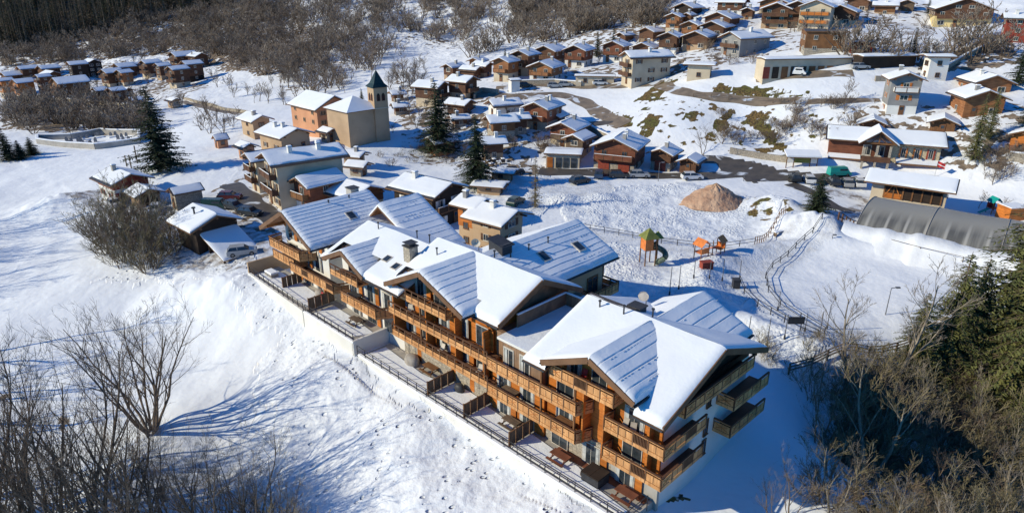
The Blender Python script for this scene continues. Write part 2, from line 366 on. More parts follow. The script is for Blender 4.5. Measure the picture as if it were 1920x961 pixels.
scrub[inp([(1560,720),(1760,680),(2000,650),(2050,1100),(1600,1100),(1570,850)])] = .75; scrub[inp([(-60,700),(60,760),(300,900),(420,1000),(400,1100),(-100,1100)])] = .35; scrub[inp([(1620,105),(1760,115),(1880,60),(1920,120),(1760,135)])] = .8
band([(1240,452),(1330,470),(1420,500),(1460,470),(1560,430)], 7, pack, .9); band([(1400,520),(1440,560),(1520,610),(1640,655)], 5, pack, .8)
band([(1130,440),(1240,455)], 5, pack, .8)
band([(160,372),(230,385),(300,390),(330,400)], 6, pack, 1.6); band([(380,470),(460,470),(480,480)], 9, pack, 1.1); band([(400,420),(470,430),(520,440)], 5, pack, 1.1)
band([(400,370),(440,385),(500,430)], 9, pack, .9); band([(900,330),(1000,345),(1100,350)], 10, pack, .9)
band([(1560,360),(1650,380),(1560,410)], 3, pack, 1.3)
track[(pack > .6)] = 0
GZ += foot*near*(fbm(GX*.5, GY*.5, 3)-.5)*.45 + track*near*((fbm(GX*1.9, GY*1.9, 2)-.5)*.10+(fbm(GX*.35, GY*.35, 3)-.5)*.5)
# ploughed snow banks by the car park
def mound(px, py, r, h, ell=1.0):
    global GZ
    c = P(px, py); d = np.hypot(GX-c[0], (GY-c[1])*ell)/r
    GZ += h*np.clip(1-d, 0, 1)**1.2*(.7+.6*fbm(GX*.6, GY*.6, 3))
for a in [(1440,385,6,1.8),(1480,395,5,1.5),(1520,430,7,2.2),(1550,440,6,2),(1470,428,5,1.4),(1640,350,6,1.2),(400,545,6,1.4),(330,560,7,1.3),(450,540,6,1.2),(120,385,9,2.2),(60,395,8,1.0),(1130,372,4,.8),(1060,375,4,.9)]: mound(*a)
# the bowl of the practice pitch
c0 = P(1610, 560); dd = np.hypot((GX-c0[0])/20, (GY-c0[1])/17); GZ += 1.3*np.exp(-((dd-1)/.14)**2)*(np.abs(dd-1)<.6)
me = bpy.data.meshes.new('ground')
V = np.stack([GX, GY, GZ], 1).astype(np.float32); me.vertices.add(V.shape[0]); me.vertices.foreach_set('co', V.ravel())
ii = (np.arange(nr-1)[:, None]*na + np.arange(na-1)[None, :]).ravel(); F = np.stack([ii, ii+1, ii+1+na, ii+na], 1)
F = F[:, ::-1] if False else F
me.loops.add(F.size); me.loops.foreach_set('vertex_index', F.ravel().astype(np.int32)); me.polygons.add(F.shape[0])
me.polygons.foreach_set('loop_start', (np.arange(F.shape[0])*4).astype(np.int32)); me.polygons.foreach_set('loop_total', np.full(F.shape[0], 4, np.int32))
me.polygons.foreach_set('use_smooth', np.ones(F.shape[0], bool)); me.update(calc_edges=True)
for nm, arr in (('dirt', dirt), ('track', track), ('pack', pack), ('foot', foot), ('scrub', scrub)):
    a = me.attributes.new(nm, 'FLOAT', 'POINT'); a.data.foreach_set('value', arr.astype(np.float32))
ground = bpy.data.objects.new('ground', me); C.objects.link(ground); ground['kind'] = 'structure'
def gridz(x, y):
    a = math.atan2(x, y); r = math.hypot(x, y); fi = (a-ang[0])/(ang[1]-ang[0]); fj = math.log(r/rad[0])/math.log(rad[1]/rad[0])
    i = int(min(max(fi, 0), na-2)); j = int(min(max(fj, 0), nr-2)); fi = min(max(fi-i, 0), 1); fj = min(max(fj-j, 0), 1); g = lambda jj, k: GZ[jj*na+k]
    return (g(j,i)*(1-fi)+g(j,i+1)*fi)*(1-fj) + (g(j+1,i)*(1-fi)+g(j+1,i+1)*fi)*fj
def G(px, py): x, y, _ = P(px, py); return (x, y, gridz(x, y))

m, nt, b = newmat('snowy_ground'); b.inputs['Roughness'].default_value = .8; b.inputs['Specular IOR Level'].default_value = .12
co = coords(nt)
def att(n): a = nt.nodes.new('ShaderNodeAttribute'); a.attribute_name = n; return a.outputs['Fac']
def noi(s, d=4.0, dist=0.0):
    n = N(nt, 'ShaderNodeTexNoise', Scale=s, Detail=d, Distortion=dist); nt.links.new(co, n.inputs['Vector']); return n.outputs['Fac']
def mth(op, a, b_=0.0):
    n = nt.nodes.new('ShaderNodeMath'); n.operation = op
    for i, v in enumerate((a, b_)):
        if hasattr(v, 'links'): nt.links.new(v, n.inputs[i])
        else: n.inputs[i].default_value = v
    return n.outputs[0]
col = mixc(nt, ramp(nt, noi(.05), .35, .65), (.835,.855,.88,1), (.79,.815,.85,1))
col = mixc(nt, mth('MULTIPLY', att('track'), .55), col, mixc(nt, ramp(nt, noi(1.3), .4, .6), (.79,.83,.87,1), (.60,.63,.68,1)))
pk = mixc(nt, ramp(nt, noi(.8, 6), .4, .62), (.68,.71,.76,1), mixc(nt, mth('GREATER_THAN', att('pack'), 1.05), (.55,.56,.58,1), (.28,.25,.23,1)))
col = mixc(nt, mth('MULTIPLY', mth('MINIMUM', att('pack'), 1.0), ramp(nt, mth('ADD', noi(.35, 5), mth('MULTIPLY', att('pack'), .22)), .42, .75)), col, pk)
gr = mixc(nt, ramp(nt, noi(.25, 5), .4, .6), (.20,.13,.05,1), (.12,.12,.035,1)); gr = mixc(nt, ramp(nt, noi(2.5, 3), .45, .6), gr, (.07,.05,.03,1))
dm = ramp(nt, mth('ADD', noi(.45, 6), mth('MULTIPLY', att('dirt'), .30)), .66, .70)
# bare rock and scrub on steep hillside
geo = nt.nodes.new('ShaderNodeNewGeometry'); sx = nt.nodes.new('ShaderNodeSeparateXYZ'); nt.links.new(geo.outputs['Position'], sx.inputs[0])
sn = nt.nodes.new('ShaderNodeSeparateXYZ'); nt.links.new(geo.outputs['Normal'], sn.inputs[0])
hillf = ramp(nt, mth('MULTIPLY', sx.outputs['Y'], .001), .22, .34)
steep = ramp(nt, mth('SUBTRACT', 1.0, sn.outputs['Z']), .06, .30)
hm = mth('MULTIPLY', hillf, ramp(nt, mth('ADD', mth('ADD', noi(.3, 8), noi(.055, 4)), mth('MULTIPLY', steep, .3)), 1.08, 1.20))
col = mixc(nt, mth('MULTIPLY', dm, mth('GREATER_THAN', att('dirt'), .02)), col, gr)
col = mixc(nt, mth('MULTIPLY', hm, .8), col, (.085,.065,.05,1))
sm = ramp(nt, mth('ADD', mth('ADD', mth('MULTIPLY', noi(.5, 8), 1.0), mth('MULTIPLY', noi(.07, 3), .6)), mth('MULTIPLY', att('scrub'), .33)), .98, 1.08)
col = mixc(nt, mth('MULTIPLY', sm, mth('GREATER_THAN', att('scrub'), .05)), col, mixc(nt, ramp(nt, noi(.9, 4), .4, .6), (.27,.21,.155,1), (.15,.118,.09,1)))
nt.links.new(col, b.inputs['Base Color'])
vo = N(nt, 'ShaderNodeTexVoronoi', feature='SMOOTH_F1', Scale=2.1); nt.links.new(co, vo.inputs['Vector'])
h = mth('ADD', mth('MULTIPLY', mth('MULTIPLY', att('track'), mth('ADD', ramp(nt, vo.outputs['Distance'], .05, .45), mth('MULTIPLY', noi(1.1, 5, 2.5), 1.6))), mth('MULTIPLY', ramp(nt, noi(.16, 4), .38, .62), .16)), mth('MULTIPLY', noi(1.1, 5), .07))
v3 = N(nt, 'ShaderNodeTexVoronoi', feature='F1', Scale=1.0, Randomness=1.0); nv = N(nt, 'ShaderNodeTexNoise', Scale=1.1, Detail=3.0); nt.links.new(co, nv.inputs['Vector']); nt.links.new(mixc(nt, .45, coords(nt, (1,1.35,.3)), nv.outputs['Color'], 'ADD'), v3.inputs['Vector'])
dent = mth('MULTIPLY', mth('MULTIPLY', att('foot'), ramp(nt, v3.outputs['Distance'], .30, .12) if False else mth('SUBTRACT', 1.0, ramp(nt, v3.outputs['Distance'], .10, .26))), ramp(nt, noi(.28, 4), .46, .62))
h = mth('SUBTRACT', h, mth('MULTIPLY', dent, .38)); h = mth('ADD', h, mth('MULTIPLY', mth('MULTIPLY', att('foot'), noi(.9, 4)), .26))
h = mth('ADD', h, mth('MULTIPLY', noi(.22, 3), .35))
h = mth('ADD', h, mth('MULTIPLY', mth('MULTIPLY', att('pack'), noi(3, 4)), .12))
h = mth('ADD', h, mth('MULTIPLY', mth('MULTIPLY', hillf, noi(.35, 6)), 1.6))
bp = N(nt, 'ShaderNodeBump', Strength=1.0, Distance=1.0); nt.links.new(h, bp.inputs['Height']); nt.links.new(bp.outputs[0], b.inputs['Normal'])
me.materials.append(m)

# ------------------------------------------------------------------ roads draped on the ground
def asphalt(name, c, c2, snowy):
    m, nt, b = newmat(name); co = coords(nt); b.inputs['Roughness'].default_value = .55
    n = N(nt, 'ShaderNodeTexNoise', Scale=.6, Detail=6.0); nt.links.new(co, n.inputs['Vector']); n2 = N(nt, 'ShaderNodeTexNoise', Scale=.22, Detail=6.0, Distortion=.6); nt.links.new(co, n2.inputs['Vector'])
    col = mixc(nt, ramp(nt, n.outputs['Fac'], .35, .65), rgb(c), rgb(c2)); col = mixc(nt, ramp(nt, n2.outputs['Fac'], snowy, snowy+.06), col, (.62,.66,.72,1))
    nt.links.new(col, b.inputs['Base Color']); return m
M['asphalt'] = asphalt('wet_asphalt', (.105,.09,.075), (.065,.058,.052), .60)
M['trackroad'] = asphalt('gravel_track', (.26,.20,.14), (.16,.125,.09), .58)
def road(pts, w, m, name='road', lift=.08):
    q = [P(*p)[:2] for p in pts]; path = []
    for k, (a, b_) in enumerate(zip(q, q[1:])):
        n = max(2, int(math.hypot(b_[0]-a[0], b_[1]-a[1])/1.0))
        p0 = q[max(k-1,0)]; p3 = q[min(k+2, len(q)-1)]
        for i in range(n):
            t = i/n; path.append(tuple(.5*(2*a[j] + (b_[j]-p0[j])*t + (2*p0[j]-5*a[j]+4*b_[j]-p3[j])*t*t + (3*a[j]-p0[j]-3*b_[j]+p3[j])*t**3) for j in (0,1)))
    path.append(q[-1]); mb = MB(); k = mb.mi(m); rows = []; ws = w if hasattr(w, '__len__') else (w, w); nn = 7
    for i, p in enumerate(path):
        a = path[max(i-1,0)]; c = path[min(i+1, len(path)-1)]; d = Vector((c[0]-a[0], c[1]-a[1])).normalized(); nrm = (-d.y, d.x)
        ww = (ws[0] + (ws[1]-ws[0])*i/len(path))*(.93+.12*math.sin(i*.7)) / 2
        rows.append(mb.vs([(p[0]+nrm[0]*ww*s, p[1]+nrm[1]*ww*s, gridz(p[0]+nrm[0]*ww*s, p[1]+nrm[1]*ww*s)+lift*(1-.3*abs(s))) for s in np.linspace(-1, 1, nn)]))
    for A, B in zip(rows, rows[1:]):
        for j in range(nn-1): mb.f.append((A+j, A+j+1, B+j+1, B+j)); mb.m.append(k)
    o = mb.build(name, smooth=True); o['kind'] = 'structure'; return o
def patch(pts, m, name, lift=.07):
    q = PL(pts); xs = [p[0] for p in q]; ys = [p[1] for p in q]; mb = MB(); k = mb.mi(m); st = 1.0
    X, Y = np.meshgrid(np.arange(min(xs)-1, max(xs)+1, st), np.arange(min(ys)-1, max(ys)+1, st)); ox = (fbm(X*.3, Y*.3, 3)-.5)*2.5
    ins = inpoly((X+ox).ravel(), (Y+ox).ravel(), q).reshape(X.shape); idx = {}
    def vi(i, j):
        if (i, j) not in idx: x, y = float(X[i, j]), float(Y[i, j]); idx[(i, j)] = mb.vs([(x, y, gridz(x, y)+lift)])
        return idx[(i, j)]
    for i in range(X.shape[0]-1):
        for j in range(X.shape[1]-1):
            if ins[i, j] and ins[i+1, j] and ins[i, j+1] and ins[i+1, j+1]: mb.f.append((vi(i,j), vi(i,j+1), vi(i+1,j+1), vi(i+1,j))); mb.m.append(k)
    o = mb.build(name, smooth=True); o['kind'] = 'structure'; return o
road([(1010,322),(1090,323),(1170,326),(1260,330),(1330,330),(1385,324)], 5.5, 'asphalt')
patch([(1330,300),(1385,292),(1450,312),(1530,322),(1600,335),(1650,350),(1600,352),(1480,345),(1400,342),(1370,328)], 'asphalt', 'car_park')
road([(1380,318),(1360,303),(1310,300)], 4, 'asphalt', lift=.12)
road([(1170,235),(1150,225),(1130,215),(1090,190),(1040,178),(960,180),(905,176),(890,188)], 4.5, 'trackroad')
road([(1240,158),(1262,168),(1310,178),(1380,186),(1460,190),(1560,190),(1650,188)], (4.5, 1.6), 'trackroad')
road([(1240,155),(1190,160),(1120,163),(1020,160),(930,165)], 4.5, 'trackroad')
road([(1130,260),(1105,250),(1090,235),(1150,228)], 3.5, 'asphalt')
road([(430,345),(455,362),(490,395),(530,420)], (4, 5), 'asphalt')
road([(1417,148),(1500,141),(1600,138)], 4, 'trackroad')
road([(1480,345),(1530,365),(1560,385),(1600,398)], 3, 'asphalt')
for p in ([(340,190),(400,205),(465,218)], ): road(p, 3, 'trackroad')

# ------------------------------------------------------------------ window meshes
WM = {}
def win_mesh(style):
    """1 x 1 window in the x-z plane facing -y"""
    if style in WM: return WM[style]
    fr, sh, cur = style; mb = MB(); t = .10
    mb.box(-.5,.5,-.06,0,-.5,-.42,fr); mb.box(-.5,.5,-.06,0,.42,.5,fr); mb.box(-.5,-.42,-.06,0,-.42,.42,fr); mb.box(.42,.5,-.06,0,-.42,.42,fr); mb.box(-.03,.03,-.05,0,-.42,.42,fr)
    mb.poly([(-.42,-.02,-.42),(.42,-.02,-.42),(.42,-.02,.42),(-.42,-.02,.42)], 'glass')
    if cur: mb.poly([(-.40,-.03,-.40),(-.12,-.03,-.40),(-.16,-.03,.40),(-.40,-.03,.40)], 'curtain')
    mb.box(-.56,.56,-.12,0,-.56,-.5,fr)
    if sh:
        for s in (-1, 1): mb.box(min(s*.53, s*.92), max(s*.53, s*.92), -.07, -.02, -.5, .5, sh)
    WM[style] = mb.mesh('window'); return WM[style]
def put_window(par, x, y, z, face, w, h, style=('frame', None, False), name='window'):
    """face: 0 = -y, 1 = +x, 2 = +y, 3 = -x"""
    return link(name, win_mesh(style), par, (x, y, z), face*math.pi/2, (w, 1, h))

# ------------------------------------------------------------------ generic alpine house
def fit(box, az, ratio, pitch, oh, ohg, minh=2.2):
    x0, y0, x1, y1 = box; a = R(az); c, s = math.cos(a), math.sin(a); tp = math.tan(R(pitch))
    gx, gy, z0 = P((x0+x1)/2, y1); X, Y, W, h = gx, gy+4, 8.0, 5.0
    for it in range(24):
        L = W*ratio; a1, b1 = L/2+ohg, W/2+oh; top = h+W/2*tp+.4
        roofp = [(sx*a1, sy*b1, h-oh*tp) for sx in (-1,1) for sy in (-1,1)] + [(sx*a1, 0, top) for sx in (-1,1)]
        basep = [(sx*L/2, sy*W/2, 0) for sx in (-1,1) for sy in (-1,1)]
        pr = lambda p: proj(X+p[0]*c-p[1]*s, Y+p[0]*s+p[1]*c, z0+p[2])
        rp = [pr(p) for p in roofp]; bp_ = [pr(p) for p in basep]
        bx0 = min(p[0] for p in rp+bp_); bx1 = max(p[0] for p in rp+bp_); by0 = min(p[1] for p in rp+bp_); by1 = max(p[1] for p in bp_); d = rp[0][2]
        W = min(26, max(2.5, W*(1+.8*((x1-x0)/(bx1-bx0)-1)))); X += ((x0+x1)-(bx0+bx1))/2*d/CF
        sn_ = max(.12, (CH-z0)/math.hypot(X, Y)); Y += -(y1-by1)*d/CF/sn_*.6
        h = min(22, max(minh, h + ((by0-y0) - 0*(y1-by1))*d/CF/.95*.7))
    return X, Y, z0, W, W*ratio, h
def snowcap(mb, x0, x1, y0, y1, z, th=.18):
    e = min(.08, (x1-x0)*.2, (y1-y0)*.2); mb.hexa([(x0,y0,z),(x1,y0,z),(x1,y1,z),(x0,y1,z),(x0+e,y0+e,z+th),(x1-e,y0+e,z+th),(x1-e,y1-e,z+th),(x0+e,y1-e,z+th)], 'snow')
HS = []
def house(name, label, box, az=50, ratio=1.2, pitch=21, base='cream', up='brown', split=.45, balc=2, bwood=None, oh=1.0, ohg=1.2, roofm='roof', win=('frame', None, False), swin=None,
          snow=.22, rows=0, garage=0, chim=1, cat='chalet', door=True, gm=None, group=None, bare=False, minh=2.2, flatroof=False, sidewin=True, basewin=True, upfront=None, dims=None):
    rnd = random.Random(len(HS)*7+3)
    X, Y, z0, W, L, h = dims or fit(box, az, ratio, pitch, oh, ohg, minh); tp = math.tan(R(pitch)); a = R(az)
    fine = math.hypot(X, Y) < 175
    t = thing(name, label, cat, (X, Y, z0), a, group)
    back = 5.0; d = (X - 0, Y - 0); gx = 1 if (math.cos(a)*X + math.sin(a)*Y) < 0 else -1; gy = 1 if (-math.sin(a)*X + math.cos(a)*Y) < 0 else -1
    hs = h*split if up else h
    if base != up or True:
        mb = MB(); mb.box(-L/2, L/2, -W/2, W/2, -back, hs, base)
        if not up: 
            for s in (-1, 1): mb.poly([(s*L/2, -W/2, hs), (s*L/2, W/2, hs), (s*L/2, 0, hs+W/2*tp)][::s], base)
        mb.build('wall', t)
    if up:
        mb = MB(); e = .06
        A = [(-L/2-e, -W/2-e, hs), (L/2+e, -W/2-e, hs), (L/2+e, W/2+e, hs), (-L/2-e, W/2+e, hs)]
        mb.hexa(A + [(p[0], p[1], h) for p in A], up)
        for s in (-1, 1): mb.poly([(s*(L/2+e), -W/2-e, h), (s*(L/2+e), W/2+e, h), (s*(L/2+e), 0, h+W/2*tp)][::s], up)
        mb.build('upper_wall', t)
    a1, b1 = L/2+ohg, W/2+oh; ze = h-oh*tp+.05; zr = h+W/2*tp+.05+.05; rm = roofm
    mb = MB()
    for s in (-1, 1):
        q = [(-a1, 0, zr+.2), (a1, 0, zr+.2), (a1, s*b1, ze+.2), (-a1, s*b1, ze+.2)]
        mb.slab(q if s < 0 else q[::-1], .2, rm, 'fascia', 'soffit')
    if fine:
        for yy in (-W*.42, 0, W*.42):
            zz = h + (W/2-abs(yy))*tp - .12
            for s in (-1, 1): mb.box(min(s*L/2, s*(a1-.1)), max(s*L/2, s*(a1-.1)), yy-.12, yy+.12, zz-.22, zz, 'fascia')
    roof = mb.build('roof', t)
    if snow:
        mb = MB()
        for s in (-1, 1):
            r_ = rows if (s == gy and rows) else 0
            ie = rnd.choice([.03, .03, .1, .3, .55]); ig = rnd.choice([.03, .05, .15, .3]); ig2 = rnd.choice([.03, .05, .2]); b2_ = b1-ie; z2_ = ze+.2+ie*tp
            snow_sheet(mb, (-a1+ig, 0, zr+.2), (a1-ig2, 0, zr+.2), (a1-ig2, s*b2_, z2_), (-a1+ig, s*b2_, z2_), snow*rnd.uniform(.75, 1.3), seed=len(HS)*2+s, rows=r_, ds=.8 if fine else 1.6, lump=.6, jag=.3 if ie > .05 else .1)
        mb.build('snow', roof, smooth=True)
    if chim:
        cxs = [rnd.uniform(-.3, .3)*L for _ in range(chim)]
        for cx in cxs:
            cy = gy*W*rnd.uniform(.1, .2); zc = zr - abs(cy)*tp; mb = MB(); mb.box(cx-.35, cx+.35, cy-.35, cy+.35, zc-.3, zc+1.3, rnd.choice(['grey', 'white', 'concrete'])); mb.box(cx-.45, cx+.45, cy-.45, cy+.45, zc+1.3, zc+1.4, 'concrete'); snowcap(mb, cx-.42, cx+.42, cy-.42, cy+.42, zc+1.4, .15); mb.build('chimney', roof)
    FH = 2.35 if h > 4.2 else 2.75; nfl = max(1, int(round(h/FH))); fh = h/nfl; fg = 1 if gx > 0 else 3; fs = 0 if gy < 0 else 2
    xg = gx*(L/2+.08); ys = gy*(W/2+.08); bw = bwood or (up or 'brown')
    gst = win; swin = swin or win
    nw = max(1, int(W/3.0))
    for f in range(nfl + (1 if W*tp/2 > 1.9 else 0)):
        z = f*fh; attic = f == nfl; n = nw if not attic else max(1, nw//2)
        if not attic and f > 0 and (f > nfl-1-balc): tall = True
        else: tall = False
        span = W if not attic else W*.45
        for i in range(n):
            yy = (-.5 + (i+.5)/n)*span
            if f == 0 and garage and i < garage:
                mb = MB(); gw = min(2.4, span/n*.8); mb.box(xg-.05, xg+.05, yy-gw/2, yy+gw/2, 0.02, 2.15, gm or 'redshutter')
                for q in range(1, 4): mb.box(xg-.07, xg+.07, yy-gw/2, yy+gw/2, 2.15*q/4-.02, 2.15*q/4+.02, 'fascia')
                mb.build('garage_door', t); continue
            if f == 0 and door and i == n//2 and not garage:
                mb = MB(); mb.box(xg-.04, xg+.04, yy-.5, yy+.5, 0, 2.1, 'wframe'); mb.box(xg-.06, xg+.06, yy-.3, yy+.3, 1.2, 1.8, 'glass'); mb.build('door', t); continue
            if f == 0 and not basewin: continue
            wh = (2.0, 1.05) if tall else (1.25, 1.5)
            if attic: wh = (1.0, 1.3)
            wh = (wh[0]*FH/2.75, wh[1])
            put_window(t, xg - gx*.02, yy, z + wh[0]/2 + (.1 if tall else .7) if not attic else h+.75, fg, min(wh[1]*1.1, span/n*.6), wh[0], gst)
        if sidewin and not attic:
            n2 = max(1, int(L/3.6))
            if f == 0 and not basewin: n2 = 0
            for i in range(n2):
                if rnd.random() < .2 and n2 > 2: continue
                put_window(t, (-.5+(i+.5)/n2)*L, ys - gy*.02, z+1.35, fs, 1.0, 1.05, swin)
    for k in range(balc):
        f = nfl - 1 - k + (1 if (balc > 1 and W*tp/2 > 1.9 and False) else 0)
        if f < 1: continue
        z = f*fh; yw = W*.46 if k or W > 7 else W*.4; dd = 1.2; xa, xb = sorted((gx*(L/2+.05), gx*(L/2+dd)))
        mb = MB(); mb.box(xa, xb, -yw, yw, z-.12, z, 'fascia'); bal = mb.build('balcony', t)
        mb = MB(); xo = gx*(L/2+dd); xi = xo-gx*.06; x_, X_ = sorted((xo, xi))
        mb.box(x_, X_, -yw, yw, z+.02, z+.85, bw); mb.box(x_-.04, X_+.04, -yw-.05, yw+.05, z+.95, z+1.03, 'fascia')
        for s in (-1, 1): mb.box(min(gx*(L/2+.1), xi), max(gx*(L/2+.1), xi), s*yw-.03, s*yw+.03, z+.02, z+.85, bw)
        npn = max(2, int(2*yw/1.8))
        for i in range(npn+1): yy = -yw + 2*yw*i/npn; mb.box(x_-.05, X_+.05, yy-.06, yy+.06, z-.1, z+1.0, 'fascia')
        mb.build('railing', bal)
        if fine: mb = MB(); snowcap(mb, x_-.03, X_+.03, -yw, yw, z+1.03, .07); mb.build('snow', bal)
    HS.append((label, X, Y, z0, W, L, h, az)); return t, dict(W=W, L=L, h=h, gx=gx, gy=gy, zr=zr, ze=ze, tp=tp, X=X, Y=Y, z0=z0, roof=roof, a=a)

# ------------------------------------------------------------------ village houses
WC = ('frame', 'brown', False); WO = ('frame', 'oshutter', False); WD = ('wframe', None, False); WP = ('frame', None, True); WR = ('frame', 'redshutter', False)
# hamlet down the valley (far left)
gA = dict(balc=1, chim=0, bwood='brown', snow=.3)
ham = [
 ('long low dark chalet at the left edge of the hamlet, behind the front row', (2,137,52,152), 55, 1.6, 'tan', 'brown', 0),
 ('small dark chalet second in the hamlet back row from the left', (32,127,70,146), 55, 1.2, 'tan', 'brown', 0),
 ('pair-roofed brown chalet mid back row of the left hamlet', (70,126,112,143), 55, 1.3, 'tan', 'brown', 0),
 ('broad dark barn-like chalet under the bare woods at the left hamlet', (127,119,164,152), 48, 1.3, 'darkwood', 'darkwood', 0),
 ('dark chalet with bright white roof behind the broad barn in the left hamlet', (154,115,190,142), -40, 1.1, 'darkwood', 'darkwood', 0),
 ('orange fronted chalet cut by the left edge of the photo in the hamlet', (-6,150,27,181), 55, 1.2, 'cream', 'larch', 1),
 ('orange and cream chalet second from the left edge in the hamlet front row', (22,151,66,186), 55, 1.2, 'cream', 'larch', 1),
 ('tall narrow grey brown chalet left of the many balconied block', (66,143,98,181), 58, 1.3, 'grey', 'brown', 1),
 ('white roofed chalet behind the tall narrow one in the left hamlet', (76,137,114,156), -35, 1.2, 'tan', 'brown', 0),
 ('large hamlet block with four tiers of yellow brown balconies', (96,146,168,186), 50, 1.3, 'cream', 'midwood', 3),
 ('brown and cream chalet with two gables near the snowy gap of the hamlet', (187,132,231,163), 58, 1.2, 'cream', 'brown', 1),
 ('high dark chalet behind the two-gabled one in the left hamlet', (212,122,254,149), 55, 1.2, 'tan', 'brown', 0),
 ('orange chalet on the snow slope edge in the middle of the left hamlet', (217,134,248,160), 60, 1.1, 'cream', 'vorange', 1),
 ('small brown chalet between the middle and the upper group of the hamlet', (247,121,269,138), 55, 1.2, 'tan', 'brown', 0),
 ('wide brown chalet with a pale balcony above the hamlet snow slope', (263,116,302,144), 55, 1.2, 'cream', 'brown', 2),
 ('low brown chalet to the right of the wide one above the snow slope', (290,122,318,147), 55, 1.2, 'tan', 'brown', 0),
 ('big chalet with blue shadowed roof at the top right of the left hamlet', (317,100,370,129), 52, 1.4, 'cream', 'brown', 1),
 ('small rear chalet joined to the big blue roofed one', (352,103,389,128), -38, 1.1, 'tan', 'brown', 0),
 ('brown block with pale ground floor openings at the right end of the hamlet', (312,127,354,163), 55, 1.2, 'cream', 'brown', 2),
 ('dark chalet shaded by bushes at the right end of the hamlet', (338,117,380,150), 50, 1.2, 'darkwood', 'brown', 0),
 ('dark chalet with blue roof at the left of the hamlet lower row', (173,167,203,194), 55, 1.1, 'tan', 'darkwood', 1),
 ('brown balconied chalet in the middle of the hamlet lower row', (200,167,234,199), 58, 1.2, 'cream', 'brown', 2),
 ('tan chalet behind the balconied one in the hamlet lower row', (222,168,250,190), -38, 1.1, 'tan', 'brown', 0),
 ('tiny snow capped hut right of the hamlet lower row', (240,185,268,201), 52, 1.1, 'darkwood', None, 0),
 ('low hut half hidden by the big spruce below the hamlet', (312,187,338,200), -40, 1.2, 'tan', None, 0)]
for lb, bx, az, ra, ba, up, nb in ham:
    bx = (bx[0]-5, bx[1]-6, bx[2]+5, bx[3]+3); house('alpine_chalet', lb, bx, az, ra, 23, ba, up, .3, nb, snow=.14, chim=0, bwood='midwood' if nb > 2 else 'brown', door=False, group='chalets of the hamlet down the valley', oh=.8, ohg=.9)

